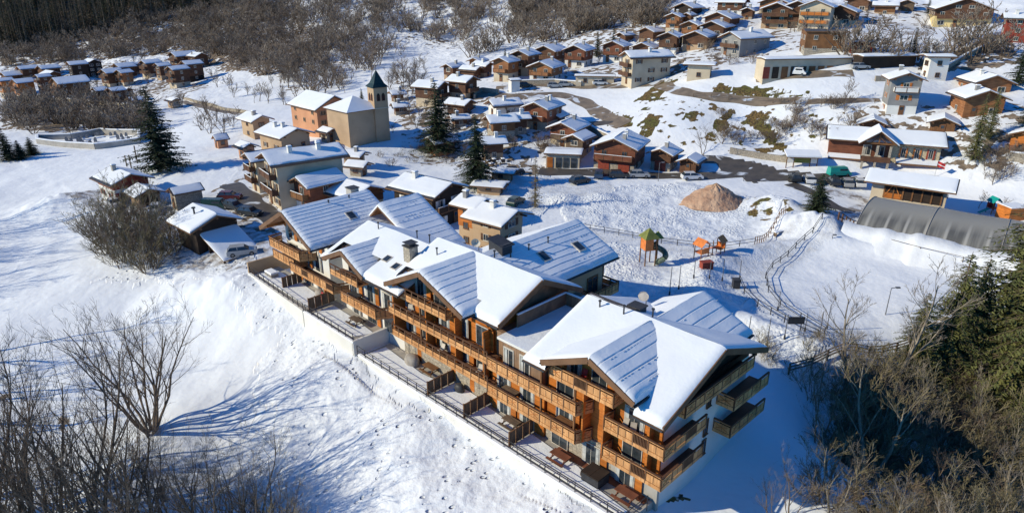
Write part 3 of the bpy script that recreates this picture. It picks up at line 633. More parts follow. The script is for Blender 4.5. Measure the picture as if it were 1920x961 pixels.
# upper village, right
gU = 'chalets of the upper village'
up_ = [
 ('dark chalet cut by the top edge left of the white roofed one', (1264,9,1317,34), 50, 1.2, 'tan', 'darkwood', 0, {}),
 ('chalet with a broad white roof and white walls near the top edge', (1345,-1,1401,28), -30, 1.3, 'white', 'brown', 1, {}),
 ('orange brown gabled chalet at the top edge behind the brown balconied one', (1425,-3,1482,25), 62, 1.1, 'cream', 'vorange', 2, {}),
 ('small dark chalet with stone base below the broad white roof', (1385,13,1422,40), 60, 1.1, 'stone', 'brown', 1, {}),
 ('dark brown chalet with two long balconies left of the tall orange block', (1430,8,1484,53), 66, 1.1, 'tan', 'brown', 3, {}),
 ('brown chalet squeezed between the long balconied one and the tall orange block', (1474,5,1515,50), 68, 1.1, 'tan', 'brown', 2, {}),
 ('tall cream block with four orange balcony bands', (1500,3,1566,56), 60, 1.0, 'cream', 'cream', 4, dict(bwood='orange', minh=6)),
 ('brown chalet with two orange balconies right of the tall block', (1543,12,1613,46), 58, 1.1, 'cream', 'brown', 2, dict(bwood='orange')),
 ('dark chalet at the top edge above the orange balconied one', (1587,-4,1641,20), 50, 1.1, 'tan', 'brown', 1, {}),
 ('low brown chalet with long flat roof near the top edge', (1640,8,1682,28), -25, 1.4, 'tan', 'midwood', 0, {}),
 ('pale wooden barn with small spruce beside it at the top edge', (1680,-2,1721,28), 60, 1.1, 'greywood', 'greywood', 0, {}),
 ('big yellow chalet with dark wooden gable and long balconies at the top right', (1737,-6,1872,53), 66, 1.1, 'yellow', 'brown', 2, dict(chim=2, split=.62)),
 ('grey walled chalet with a wide white roof and wooden posts at its gable', (1344,56,1454,107), 30, 1.7, 'grey', None, 1, dict(bwood='brown')),
 ('chalet with grey white roof above the wide grey one', (1321,25,1388,54), 55, 1.2, 'white', 'brown', 1, {}),
 ('orange chalet cut in two by a white roof at the left of the upper village', (1278,42,1317,72), 60, 1.2, 'cream', 'vorange', 1, {}),
 ('brown chalet with silvery roof in the centre of the upper left cluster', (1310,41,1374,67), 58, 1.3, 'white', 'brown', 1, {}),
 ('dark chalet with grey lit roof directly left of the wide grey one', (1279,59,1346,91), 58, 1.3, 'tan', 'brown', 1, {}),
 ('small white roofed house at the left top of the upper cluster', (1280,28,1304,46), 50, 1.1, 'white', 'brown', 0, {}),
 ('tall narrow orange house under a white roof by the woods edge', (1249,28,1282,64), 60, 1.1, 'cream', 'vorange', 1, {}),
 ('brown chalet with pale side at the left of the upper cluster', (1235,62,1281,101), 62, 1.2, 'white', 'brown', 2, {}),
 ('dark chalet with flat white roof just below the woods', (1198,54,1244,79), 50, 1.3, 'tan', 'brown', 0, {}),
 ('small chalet with rounded snowy roof beside two spruces', (1156,64,1189,82), 40, 1.1, 'white', 'brown', 0, {}),
 ('chalet with white balustrade left of a similar white based chalet', (1130,78,1181,114), 62, 1.1, 'white', 'redwood', 1, {}),
 ('white based brown chalet above the long cream hotel', (1179,76,1241,114), 62, 1.1, 'white', 'brown', 2, {}),
 ('cream hotel with a very long white roof and rows of shutters', (1158,111,1268,160), 18, 1.9, 'cream', None, 2, dict(bwood='brown', win=WC, minh=7)),
 ('dark red brown chalet with bright roof at the right of the middle row', (1058,85,1113,124), 64, 1.2, 'white', 'redwood', 2, {}),
 ('green grey chalet with wide grey roof left of the dark red one', (1002,86,1062,121), 60, 1.2, 'tan', 'brown', 1, {}),
 ('orange red chalet with white ground floor in the middle of the village', (991,114,1056,152), 64, 1.2, 'white', 'vorange', 2, {}),
 ('grey chalet with orange lit gable left of the orange red one', (923,108,974,150), 60, 1.2, 'cream', 'vorange', 1, {}),
 ('brown chalet with wide roof behind the orange lit gable', (957,95,1012,140), 60, 1.2, 'tan', 'brown', 1, {}),
 ('small orange chalet at the edge of the open snowfield', (873,105,918,128), 64, 1.2, 'vorange', None, 0, {}),
 ('low house with white roof below the small orange chalet', (886,119,924,143), -35, 1.1, 'tan', 'brown', 0, {}),
 ('low brown cluster roof at the left end of the middle village', (830,121,873,148), 50, 1.3, 'tan', 'brown', 0, {}),
 ('grey roofed low chalet right of the cluster end', (862,127,903,149), -30, 1.3, 'tan', 'brown', 0, {}),
 ('cream house with white roof left of the tall spruce', (775,154,842,198), -28, 1.3, 'cream', 'brown', 1, {}),
 ('dark house with bright white roof behind the tall spruce', (838,144,897,187), -34, 1.1, 'tan', 'brown', 1, {}),
 ('brown barn with low white roof right of the tall spruce', (829,182,896,218), -32, 1.2, 'brown', 'brown', 0, {}),
 ('white house with grey roof and small windows below the gravel road', (912,188,978,218), 25, 1.3, 'white', None, 0, {}),
 ('large red brown chalet with three balconies beside the gravel road', (973,181,1062,248), 60, 1.25, 'stone', 'redwood', 3, dict(chim=2)),
 ('stone house with orange brown top storey in the old village', (903,213,976,274), 20, 1.2, 'stone', 'midwood', 0, dict(split=.6, door=True)),
 ('wooden barn leaning on the stone house', (946,210,998,254), 15, 1.0, 'stone', 'brown', 0, {}),
 ('long low lean roof beside the large red brown chalet', (1023,209,1066,236), 60, 1.3, 'stone', 'redwood', 0, {}),
 ('chalet with balcony and antennas on a grey roof', (1028,222,1104,276), 62, 1.2, 'cream', 'redwood', 2, dict(bwood='greywood')),
 ('barn of brown vertical boards over a pale stone base', (1051,242,1121,298), 58, 1.2, 'yellowstone', 'greywood', 0, dict(split=.45, win=('frame', None, False), chim=0)),
 ('large dark brown chalet with four garage doors and stacked balconies', (1104,241,1220,324), 66, 1.0, 'stone', 'redwood', 3, dict(garage=4, split=.3, chim=2, win=WD, bwood='redwood', rows=0)),
 ('brown and grey chalet with a balcony right of the four-garage chalet', (1210,267,1283,323), 58, 1.1, 'stone', 'brown', 1, dict(split=.5, bwood='redwood', garage=1)),
 ('small dark wooden hut with grey roof beside the road bend', (1264,285,1327,326), 58, 1.1, 'brown', None, 0, dict(chim=0, swin=WD)),
 ('house with a flat snow roof half hidden behind the dark spruce', (838,216,885,240), 20, 1.1, 'stone', 'brown', 0, {}),
 ('small orange lit house below the tall spruce', (787,249,863,294), 40, 1.1, 'orender', 'greywood', 0, {}),
 ('low dark house with thick snow roof right of the dark spruce', (898,259,948,298), 15, 1.1, 'tan', 'brown', 0, {}),
 ('small hut behind the church tower', (729,172,760,191), 30, 1.1, 'stone', 'brown', 0, {}),
 ('low hut with blue shaded roof right of the church tower', (731,202,770,216), 20, 1.2, 'stone', 'brown', 0, {}),
 ('tall dark grey house with orange shutters and white base', (1656,133,1735,214), 74, 1.0, 'white', 'grey', 1, dict(split=.28, win=WO, bwood='white', minh=7, roofm='tile')),
 ('orange wooden chalet with broad gable behind its twin', (1787,131,1910,180), 82, 1.0, 'vorange', 'vorange', 1, {}),
 ('orange wooden chalet with broad gable and balcony in front of its twin', (1772,157,1899,221), 80, 1.0, 'vorange', 'vorange', 1, dict(bwood='brown')),
 ('dark log cabin with grey rimmed gable below the grey house', (1604,218,1670,254), 66, 1.2, 'brown', None, 0, dict(chim=0)),
 ('pale wooden shed with white sloping roof left of the green spruces', (1736,210,1802,254), 60, 1.1, 'midwood', None, 0, dict(chim=0)),
 ('red wooden chalet with big balcony cut by the right edge', (1885,236,1960,292), 45, 1.1, 'redwood', 'orange', 1, dict(bwood='redwood')),
 ('red wall house with high chimney and white roof at the right edge', (1872,24,1950,84), -25, 1.2, 'redshutter', None, 0, {}),
]
for lb, bx, az, ra, ba, up, nb, kw in up_:
    k = dict(chim=1, bwood=None, group=gU, oh=.9, ohg=1.1); k.update(kw)
    cat = 'hotel' if 'hotel' in lb else 'barn' if 'barn' in lb[:14] else 'chalet' if 'chalet' in lb else 'house'
    if ra > .9 and ba in ('cream','tan','white') and 'up' not in kw and 'hotel' not in lb: bx = (bx[0]-6, bx[1]-5, bx[2]+6, bx[3]+4)
    house({'hotel':'hotel','barn':'barn','chalet':'alpine_chalet','house':'village_house'}[cat], lb, bx, az, ra, 21, ba, up, k.pop('split', .42), nb, cat=cat, **k)

# left side farm buildings
_, hA = house('village_house', 'white house with a red brown band under the eaves at the edge of the meadow', (167,310,292,382), -40, 1.15, 20, 'white', 'redshutter', .68, 0, cat='house', chim=1, win=WR)
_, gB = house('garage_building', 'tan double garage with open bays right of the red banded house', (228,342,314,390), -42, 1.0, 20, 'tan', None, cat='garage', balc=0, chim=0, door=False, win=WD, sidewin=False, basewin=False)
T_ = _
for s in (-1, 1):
    mb = MB(); x = gB['gx']*(gB['L']/2+.05); mb.box(x-.06, x+.06, s*gB['W']*.22-gB['W']*.17, s*gB['W']*.22+gB['W']*.17, 0, 2.3, 'darkwood'); mb.build('garage_opening', T_)  # dark panel on the wall stands in for the bay's shaded inside
house('shed', 'narrow stone shed with a dark blue roof clear of snow', (311,341,385,394), 42, 1.6, 24, 'stone', None, cat='shed', balc=0, chim=0, snow=.10, oh=.4, ohg=.5, win=WD, sidewin=False)
_, hb = house('barn', 'old dark wooden barn with a steel stove pipe on its snowy roof', (311,381,463,476), -42, 1.0, 21, 'darkwood', 'darkwood', .5, 0, cat='barn', chim=0, door=False, win=WD, sidewin=False, basewin=False, oh=1.2, ohg=1.0, snow=.3)
mb = MB(); mb.cyl(0, hb['gy']*hb['W']*.25, hb['zr']-1.4, hb['zr']+.8, .14, 8, 'darkmetal'); mb.cyl(0, hb['gy']*hb['W']*.25, hb['zr']+.8, hb['zr']+.95, .32, 8, 'darkmetal'); mb.build('stove_pipe', _)
# lean-to on the shaded side of the barn
mb = MB(); x0 = hb['L']/2+.1; y0, y1 = -hb['W']*.42, hb['W']*.5; z1 = hb['h']*.72; z2 = z1-2.4; q = [(x0, y0, z1), (x0, y1, z1), (x0+6.5, y1, z2), (x0+6.5, y0, z2)]
mb.slab(q[::-1], .18, 'roof', 'fascia', 'soffit')
for yy in (y0+.3, 0, y1-.3): mb.box(x0+6, x0+6.25, yy-.12, yy+.12, -3, z2-.1, 'darkwood')
mb.box(x0+1, x0+1.2, y0+.5, y1-.5, -3, z1-.4, 'darkwood')
lt = mb.build('lean_to', _); mb = MB(); snow_sheet(mb, (x0, y0, z1), (x0, y1, z1), (x0+6.5, y1, z2), (x0+6.5, y0, z2), .3, 5, 0, .8); mb.build('snow', lt, smooth=True)

# buildings above and around the resort
HX, hx = house('apartment_block', 'tall cream apartment block with brown balconies and a long plain side wall', (478,266,657,394), 36, 1.75, 20, 'cream', None, .8, 3, cat='apartments', bwood='brown', chim=3, win=WC, sidewin=False, group='old village apartment blocks')
house('apartment_block', 'cream balconied block with brown gable, half hidden behind the tall one', (450,274,560,362), 38, 1.6, 20, 'cream', None, .8, 3, cat='apartments', bwood='brown', chim=0, win=WC, sidewin=False, group='old village apartment blocks')
house('village_house', 'narrow tan house with white roof, leftmost below the church', (441,208,516,262), -44, 1.4, 22, 'tan', None, .8, 0, cat='house', chim=2, win=WD)
house('village_house', 'tan house with wide gable and a small open loft below the church', (474,228,592,290), -42, 1.3, 19, 'tan', None, .8, 0, cat='house', chim=2, win=WD, swin=('frame','brown',False))
house('village_house', 'small house with rounded snow roof at the far left below the church', (441,262,482,300), -44, 1.1, 22, 'orender', None, .8, 0, cat='house', chim=0, win=WD)
house('village_house', 'low stone annexe with snowy roof against the church wall', (590,236,640,268), -42, 1.0, 20, 'stone', None, .8, 0, cat='house', chim=0, win=WD)
house('village_house', 'low house with blue shaded roof right of the long plain wall', (630,280,697,318), -20, 1.2, 16, 'tan', None, .8, 0, cat='house', chim=1, win=WD)
house('shed', 'small square shed with a snow pyramid roof behind the resort', (646,309,697,332), -20, 1.0, 20, 'stone', None, .8, 0, cat='shed', chim=0, win=WD)
house('alpine_chalet', 'brown chalet with three tiers of wooden balconies below the cream block', (534,314,655,400), 48, 1.3, 22, 'white', 'redwood', .3, 3, bwood='midwood', chim=0, rows=1.3, cat='chalet')
house('alpine_chalet', 'wide chalet with curved snow roof and brown half-timbered gable just behind the resort', (588,329,734,408), -40, 1.1, 20, 'cream', 'brown', .5, 0, chim=0, cat='chalet', win=('frame','white',False), rows=1.2)
DX, dx = house('alpine_chalet', 'dark gabled chalet with white shutters and a pale lit patch on its roof', (722,322,884,432), -38, 1.2, 19, 'darkwood', 'darkwood', .4, 2, bwood='darkwood', chim=1, cat='chalet', win=('frame','white',True), rows=1.4)
house('alpine_chalet', 'tan house with white roof, dark gable and small white window beside the playing field', (862,376,1002,494), -38, 1.0, 19, 'tan', 'tan', .7, 0, chim=1, cat='chalet', win=WC, rows=0, oh=1.3, ohg=1.3)
house('alpine_chalet', 'orange balconied rear chalet joined to the tan house', (840,361,935,468), -38, .8, 19, 'tan', 'orange', .5, 1, chim=1, cat='chalet', win=WD, oh=1.0)
house('shed', 'low flat shed in blue shade by the parked cars', (918,318,965,342), -15, 1.5, 6, 'tan', None, .8, 0, cat='shed', chim=0, win=WD, minh=1.8)
house('shed', 'second flat shed with snow roof below the first by the parked cars', (880,345,958,366), -15, 1.6, 5, 'tan', None, .8, 0, cat='shed', chim=0, win=WD, minh=1.6)
house('chapel_hut', 'tiny orange walled hut with a pointed snow roof beside the cemetery', (398,250,430,279), 40, 1.0, 30, 'orender', None, .8, 0, cat='hut', chim=0, win=WD, oh=.5, ohg=.5)
house('hut', 'small plain white hut beside the gravel road', (950,146,978,173), 20, 1.0, 8, 'white', None, .8, 0, cat='hut', chim=0, sidewin=False, basewin=False, door=False, oh=.4, ohg=.4)
house('pavilion', 'small flat pavilion with white columns and snow roof', (1280,115,1345,151), -20, 1.4, 5, 'cream', None, .8, 0, cat='pavilion', chim=0, minh=3.2, win=WD)
house('garage_building', 'row of low garages in front of the red chalets, with snow on top', (1076,142,1155,161), -8, 4, 5, 'cream', None, .8, 0, cat='garage', chim=0, minh=2.4, win=WD, oh=.5, ohg=.5)
house('porch_house', 'grey white house with flat snow roof and deep open porch', (1721,101,1797,152), -6, 1.3, 6, 'white', None, .8, 0, cat='house', chim=0, minh=4, win=WD)
BX, bx_ = house('office_building', 'orange brown box shaped building with a flat dark roof and stone base', (1498,53,1592,102), -12, 1.3, 4, 'stone', 'midwood', .26, 0, cat='building', chim=0, minh=5, win=('frame', None, False), snow=0, oh=.5, ohg=.5)
house('shed', 'long low red shed right of the orange brown box building', (1589,78,1642,101), -10, 2, 4, 'redshutter', None, .8, 0, cat='shed', chim=0, minh=2.6, oh=.4, ohg=.4, win=('white', None, True), swin=('white', None, True))
# long garage row on the slope
GR, g = house('garage_building', 'long pale garage row with orange doors dug into the snowy slope', (1415,104,1602,143), 9, 5.5, 4, 'cream', None, .8, 0, cat='garage', chim=0, minh=2.8, door=False, sidewin=False, basewin=False, oh=.4, ohg=.3, win=WD)
for i in range(10):
    mb = MB(); x = (-.47+i*.104)*g['L']; w = g['L']*.036; y = g['gy']*(g['W']/2+.06); mb.box(x-w, x+w, y-.06, y+.06, -.6, 2.1, ['redshutter','darkwood','midwood','darkwood','darkwood','midwood','midwood','larch','cover','midwood'][i]); mb.build('garage_door', GR)
house('carport', 'dark open carport under a long snow covered roof', (1596,100,1725,130), 8, 4, 4, 'darkwood', None, .8, 0, cat='carport', chim=0, minh=2.4, door=False, sidewin=False, basewin=False, oh=.6, ohg=.4)
# town hall: red timber wing, portico, beige wing
TH_, th = house('village_hall', 'long hall of red timber and beige stone with a gabled wooden portico', (1546,247,1779,328), -22, 2.7, 20, 'yellowstone', None, .8, 0, cat='hall', chim=0, minh=6, win=WD, sidewin=False, basewin=False, door=False, oh=1.2, ohg=1.0)
L, W, h, gy = th['L'], th['W'], th['h'], th['gy']; y0 = gy*W/2
mb = MB(); mb.box(-L/2-.05, -L*.05, min(y0, y0+gy*.1), max(y0, y0+gy*.1), h*.35, h-.1, 'redwood'); mb.box(-L/2-.12, -L/2-.02, -W/2, W/2, h*.35, h, 'redwood'); mb.build('timber_wing', TH_)
mb = MB(); px0, px1 = -L*.20, L*.06; yo = y0+gy*3.2; pm = (px0+px1)/2
for x in (px0+.3, pm, px1-.3): mb.box(x-.2, x+.2, min(yo, yo-gy*.4), max(yo, yo-gy*.4), -2, h-.4, 'stone')
mb.box(px0, px1, min(y0, yo), max(y0, yo), h*.38, h*.38+.2, 'brown'); mb.box(px0, px1, yo-.05, yo+.05, h*.38, h*.38+1.1, 'brown'); mb.box(px0, px1, y0+gy*.1-.03, y0+gy*.1+.03, h*.4, h-.2, 'redwood')
zz = h+2.2; mb.beam((px0-.6, yo, h-.1), (pm, yo, zz), .2, .3, 'midwood'); mb.beam((px1+.6, yo, h-.1), (pm, yo, zz), .2, .3, 'midwood'); mb.beam((px0, yo, h), (px1, yo, h), .2, .3, 'midwood'); mb.beam((pm, yo, h), (pm, yo, zz), .2, .2, 'midwood')
mb.beam((pm-1.6, yo, h), (pm, yo, h+1.3), .15, .15, 'midwood'); mb.beam((pm+1.6, yo, h), (pm, yo, h+1.3), .15, .15, 'midwood')
po = mb.build('portico', TH_)
mb = MB(); yb = 0
for s, xe in ((-1, px0-1), (1, px1+1)):
    q = [(pm, yb, zz+.35), (pm, yo+gy*.8, zz+.35), (xe, yo+gy*.8, h-.05), (xe, yb, h-.05)]; mb.slab(q if s*gy > 0 else q[::-1], .18, 'roof', 'fascia', 'soffit'); snow_sheet(mb, *([q[0], q[1], q[2], q[3]]), .3, 3+s, 0, .8)
mb.build('portico_roof', po, smooth=True)
for i, x in enumerate((.18, .30, .42)): put_window(TH_, x*L, y0+gy*.1, h*.66, 0 if gy < 0 else 2, .8, 2.0, WO if i < 2 else WR)
for x in (-.15, -.03): put_window(TH_, x*L, y0+gy*.16, h*.66, 0 if gy < 0 else 2, 1.6, 2.2, WP, 'glazed_door')
mb = MB(); mb.slab([(-L*.5, y0, 2.9), (-L*.2, y0, 2.9), (-L*.2, y0+gy*1.8, 2.3), (-L*.5, y0+gy*1.8, 2.3)][::(1 if gy > 0 else -1)], .35, 'snow', 'fascia', 'soffit')
mb.slab([(L*.12, y0, 2.9), (L*.5, y0, 2.9), (L*.5, y0+gy*2.2, 2.3), (L*.12, y0+gy*2.2, 2.3)][::(1 if gy > 0 else -1)], .35, 'snow', 'fascia', 'soffit'); mb.build('canopy', TH_)
for x in (-.42, -.32, .2, .3, .4): put_window(TH_, x*L, y0+gy*.1, 1.1, 0 if gy < 0 else 2, 1.8, 1.9, WD, 'shop_window')
# sports building with open gallery
SP, sp = house('sports_building', 'beige sports building with a long white roof and open timber gallery behind the tunnel greenhouse', (1619,322,1801,412), -34, 2.2, 18, 'cream', None, .8, 0, cat='building', chim=0, minh=5.5, win=WD, sidewin=False, basewin=False, door=False, oh=1.6, ohg=1.3)
L, W, h, gy = sp['L'], sp['W'], sp['h'], sp['gy']; y0 = gy*(W/2+.06)
mb = MB(); mb.box(-L*.32, L*.44, y0-.05, y0+.05, h*.45, h-.2, 'darkwood'); mb.build('gallery_opening', SP)  # flat dark sheet painted for the shade within the gallery
mb = MB()
for i in range(7): x = (-.32+i*.127)*L; mb.box(x-.12, x+.12, y0+gy*.05-.1, y0+gy*.05+.1, h*.45, h-.2, 'midwood')
mb.box(-L*.32, -L*.08, y0-.12, y0+.12, h*.45, h*.62, 'orange'); mb.beam((-L*.31, y0+gy*.1, h*.5), (-L*.2, y0+gy*.1, h-.3), .15, .15, 'larch'); mb.beam((-L*.09, y0+gy*.1, h*.5), (-L*.2, y0+gy*.1, h-.3), .15, .15, 'larch'); mb.build('gallery_timber', SP)
# curved low shop front
CV, cv = house('low_shop', 'low cream building with rounded front and dark glass doors at the road', (1019,282,1095,317), -10, 1.5, 4, 'cream', None, .8, 0, cat='building', chim=0, minh=3, win=WD, sidewin=False, basewin=False, door=False, oh=.5, ohg=.5)
for i, x in enumerate((-.38, -.12, .1, .33)):
    mb = MB(); y = cv['gy']*(cv['W']/2+.06); w = cv['L']*.085; mb.box(x*cv['L']-w, x*cv['L']+w, y-.05, y+.05, .1, 2.3, 'orange' if i == 0 else 'glass'); mb.build('shop_door', CV)

# church ------------------------------------------------------------
NV, nv = house('church', 'orange rendered village church with steep snow roof beside its bell tower', (536,174,668,258), -45, 1.3, 26, 'orender', None, .8, 0, cat='church', chim=0, minh=7, door=False, sidewin=True, basewin=False, win=('tan', None, False), oh=.9, ohg=.8)
cx, cy = at(665, 268, 1)[:2]; X, Y, z0 = P(645, 272); az = R(35)
# choir block of the church, between the nave and the tower
lx, ly = (lambda dx_, dy_: (dx_*math.cos(nv['a'])+dy_*math.sin(nv['a']), -dx_*math.sin(nv['a'])+dy_*math.cos(nv['a'])))(X-nv['X']+2.0, Y-nv['Y']+4.5)
mb = MB(); w = 4.6; hh = 8.6
mb.box(lx-w, lx+w, ly-w, ly+w, -4, hh, 'tan'); ch_ = mb.build('choir', NV)  # tan instead of the nave's orange: shade put into the choir's colour
mb = MB(); q = [(lx-w-.6, ly-w-.6, hh-.2), (lx+w+.6, ly-w-.6, hh-.2), (lx+w+.6, ly+w+.6, hh-.2), (lx-w-.6, ly+w+.6, hh-.2)]; ap = (lx, ly, hh+2.6)
mb.poly(q[::-1], 'soffit')
for i in range(4): mb.poly([q[i], q[(i+1)%4], ap], 'snow'); mb.poly([(q[i][0], q[i][1], q[i][2]-.15), (q[(i+1)%4][0], q[(i+1)%4][1], q[(i+1)%4][2]-.15), q[(i+1)%4], q[i]], 'fascia')
mb.build('choir_roof', ch_)
tx, ty, tz = P(711, 267)
ty += 2.2; TW = thing('church_tower', 'square tan bell tower with arched openings and a dark green pyramid spire', 'tower', (tx, ty, tz), R(35))
d_ = math.hypot(tx, ty); ht = None
for k in range(40, 300):
    if proj(tx, ty, tz+k*.1)[1] < 163: ht = k*.1; break
for k in range(int(ht*10), 400):
    if proj(tx, ty, tz+k*.1)[1] < 131: hp = k*.1; break
mb = MB(); w = 1.75; mb.box(-w, w, -w, w, -3, ht, 'tan'); mb.box(-w-.1, w+.1, -w-.1, w+.1, ht*.62, ht*.62+.18, 'cream'); mb.build('shaft', TW)
mb = MB(); e = w+.35; q = [(-e,-e,ht),(e,-e,ht),(e,e,ht),(-e,e,ht)]; mb.poly(q[::-1], 'fascia')
for i in range(4):
    a_, b_ = q[i], q[(i+1)%4]; m1 = tuple(c*.62 for c in a_[:2])+(ht+(hp-ht)*.22,); m2 = tuple(c*.62 for c in b_[:2])+(ht+(hp-ht)*.22,)
    mb.poly([a_, b_, m2, m1], 'copper'); mb.poly([m1, m2, (0,0,hp)], 'copper')
spi = mb.build('spire', TW); mb = MB(); mb.cyl(0,0,hp-.1,hp+1.4,.05,6,'darkmetal'); mb.box(-.35,.35,-.04,.04,hp+.85,hp+.95,'darkmetal'); mb.build('cross', spi)
for face in (0, 3):
    for s in (-.62, .62):
        mb = MB(); pts = [(-.35,-.02,-.9),(.35,-.02,-.9),(.35,-.02,.5),(.22,-.02,.8),(0,-.02,.92),(-.22,-.02,.8),(-.35,-.02,.5)]; mb.poly(pts, 'darkwood'); mb.box(-.42,-.35,-.07,0,-.9,.5,'redshutter'); mb.box(.35,.42,-.07,0,-.9,.5,'redshutter')  # dark face stands for the shade inside the arch
        o = mb.build('belfry_opening', TW); o.rotation_euler = (0,0,face*math.pi/2); o.location = (s, -w-.02, ht-2.2) if face == 0 else (-w-.02, s, ht-2.2)

# ------------------------------------------------------------------ resort (local axes: u along the front, v into the block)
RZ = -math.pi/4
def block(name, label, u, v, group='connected blocks of the resort residence'):
    return thing(name, label, 'apartments', uv2w(u, v, 0), RZ, group), (u, v, 0)
def rplane(par, off, name, A, B, Cc, D, seed, rows=0, th=.44, under='soffit', hole=None):
    """roof plane ridge A-B, eave C-D, with its snow"""
    mb = MB(off); q = [A, B, Cc, D]
    cr = (Vector(B)-Vector(A)).cross(Vector(D)-Vector(A)); q = q if cr.z > 0 else q[::-1]
    
    if hole:   # the wing gable cuts through the eave here: (start, end, distance from the ridge)
        A1, B1, C1, D1 = map(Vector, (A, B, Cc, D)); L1 = (B1-A1).length; W1 = (D1-A1).length; X_ = lambda s, t: tuple((A1*(1-s/L1)+B1*(s/L1))*(1-t/W1)+(D1*(1-s/L1)+C1*(s/L1))*(t/W1)); flip = cr.z <= 0
        for s0, s1, t0, t1 in ((0, hole[0], 0, W1), (hole[0], hole[1], 0, hole[2]), (hole[1], L1, 0, W1)):
            q = [X_(s0, t0), X_(s1, t0), X_(s1, t1), X_(s0, t1)]; mb.slab(q[::-1] if flip else q, .26, 'roof', 'fascia', under)
    else: mb.slab(q, .26, 'roof', 'fascia', under)
    r = mb.build(name, par)
    mb = MB(off); snow_sheet(mb, A, B, Cc, D, th, seed, rows, .4, jag=.32, lump=.28, hole=hole); mb.build('snow', r, smooth=True)
    # snow guard hooks and gutter line
    mb = MB(off); Cv, Dv = Vector(Cc), Vector(D); nrm = ((Cv+Dv)/2-(Vector(A)+Vector(B))/2); nrm.z = 0; nrm.normalize()
    
    if hole:
        e_ = (Cv-Dv).normalized(); L1 = (Cv-Dv).length; k_ = nrm*.1+Vector((0,0,-.12)); mb.tube([Dv+k_, Dv+e_*hole[0]+k_], .09, 6, 'darkmetal'); mb.build('gutter', r); mb = MB(off); mb.tube([Dv+e_*hole[1]+k_, Cv+k_], .09, 6, 'darkmetal'); mb.build('gutter', r)
    else: mb.tube([Dv+nrm*.1+Vector((0,0,-.12)), Cv+nrm*.1+Vector((0,0,-.12))], .09, 6, 'darkmetal'); mb.build('gutter', r)
    if rows:
        mb = MB(off); A_, B_ = Vector(A), Vector(B); W_ = ((Dv-A_).length+(Cv-B_).length)/2; d = rows*1.2; rnd = random.Random(seed)
        while d < W_-.6:
            b = d/W_; p = A_*(1-b)+Dv*b; q2 = B_*(1-b)+Cv*b; n = int((q2-p).length/.42); up = Vector((0,0,th*.93))
            for i in range(n):
                if rnd.random() < .6 and .03 < i/n < .97: mb.beam(p+(q2-p)*((i+.1)/n)+up, p+(q2-p)*((i+.72)/n)+up, .07, .09, 'snowhook')
            d += rows*rnd.choice([.45, 1.2, 1.5, 1.9])
        mb.build('snow_guard', r)
    return r
def gable_roof(par, off, axis, c, zr, a0, a1, e0, ze0, e1, ze1, seed, rows0=0, rows1=0, hole=None):
    """axis 'u': ridge runs along u at v=c ; axis 'v': ridge runs along v at u=c"""
    f = (lambda a, b, z: (a, b, z)) if axis == 'u' else (lambda a, b, z: (b, a, z))
    r0 = rplane(par, off, 'roof', f(a0, c, zr), f(a1, c, zr), f(a1, e0, ze0), f(a0, e0, ze0), seed, rows0, hole=hole)
    r1 = rplane(par, off, 'roof', f(a0, c, zr), f(a1, c, zr), f(a1, e1, ze1), f(a0, e1, ze1), seed+1, rows1)
    return r0, r1
def rake(par, off, pts, m='fascia'):
    mb = MB(off)
    for p, q in zip(pts, pts[1:]): mb.beam(p, q, .12, .5, m)
    mb.build('bargeboard', par)
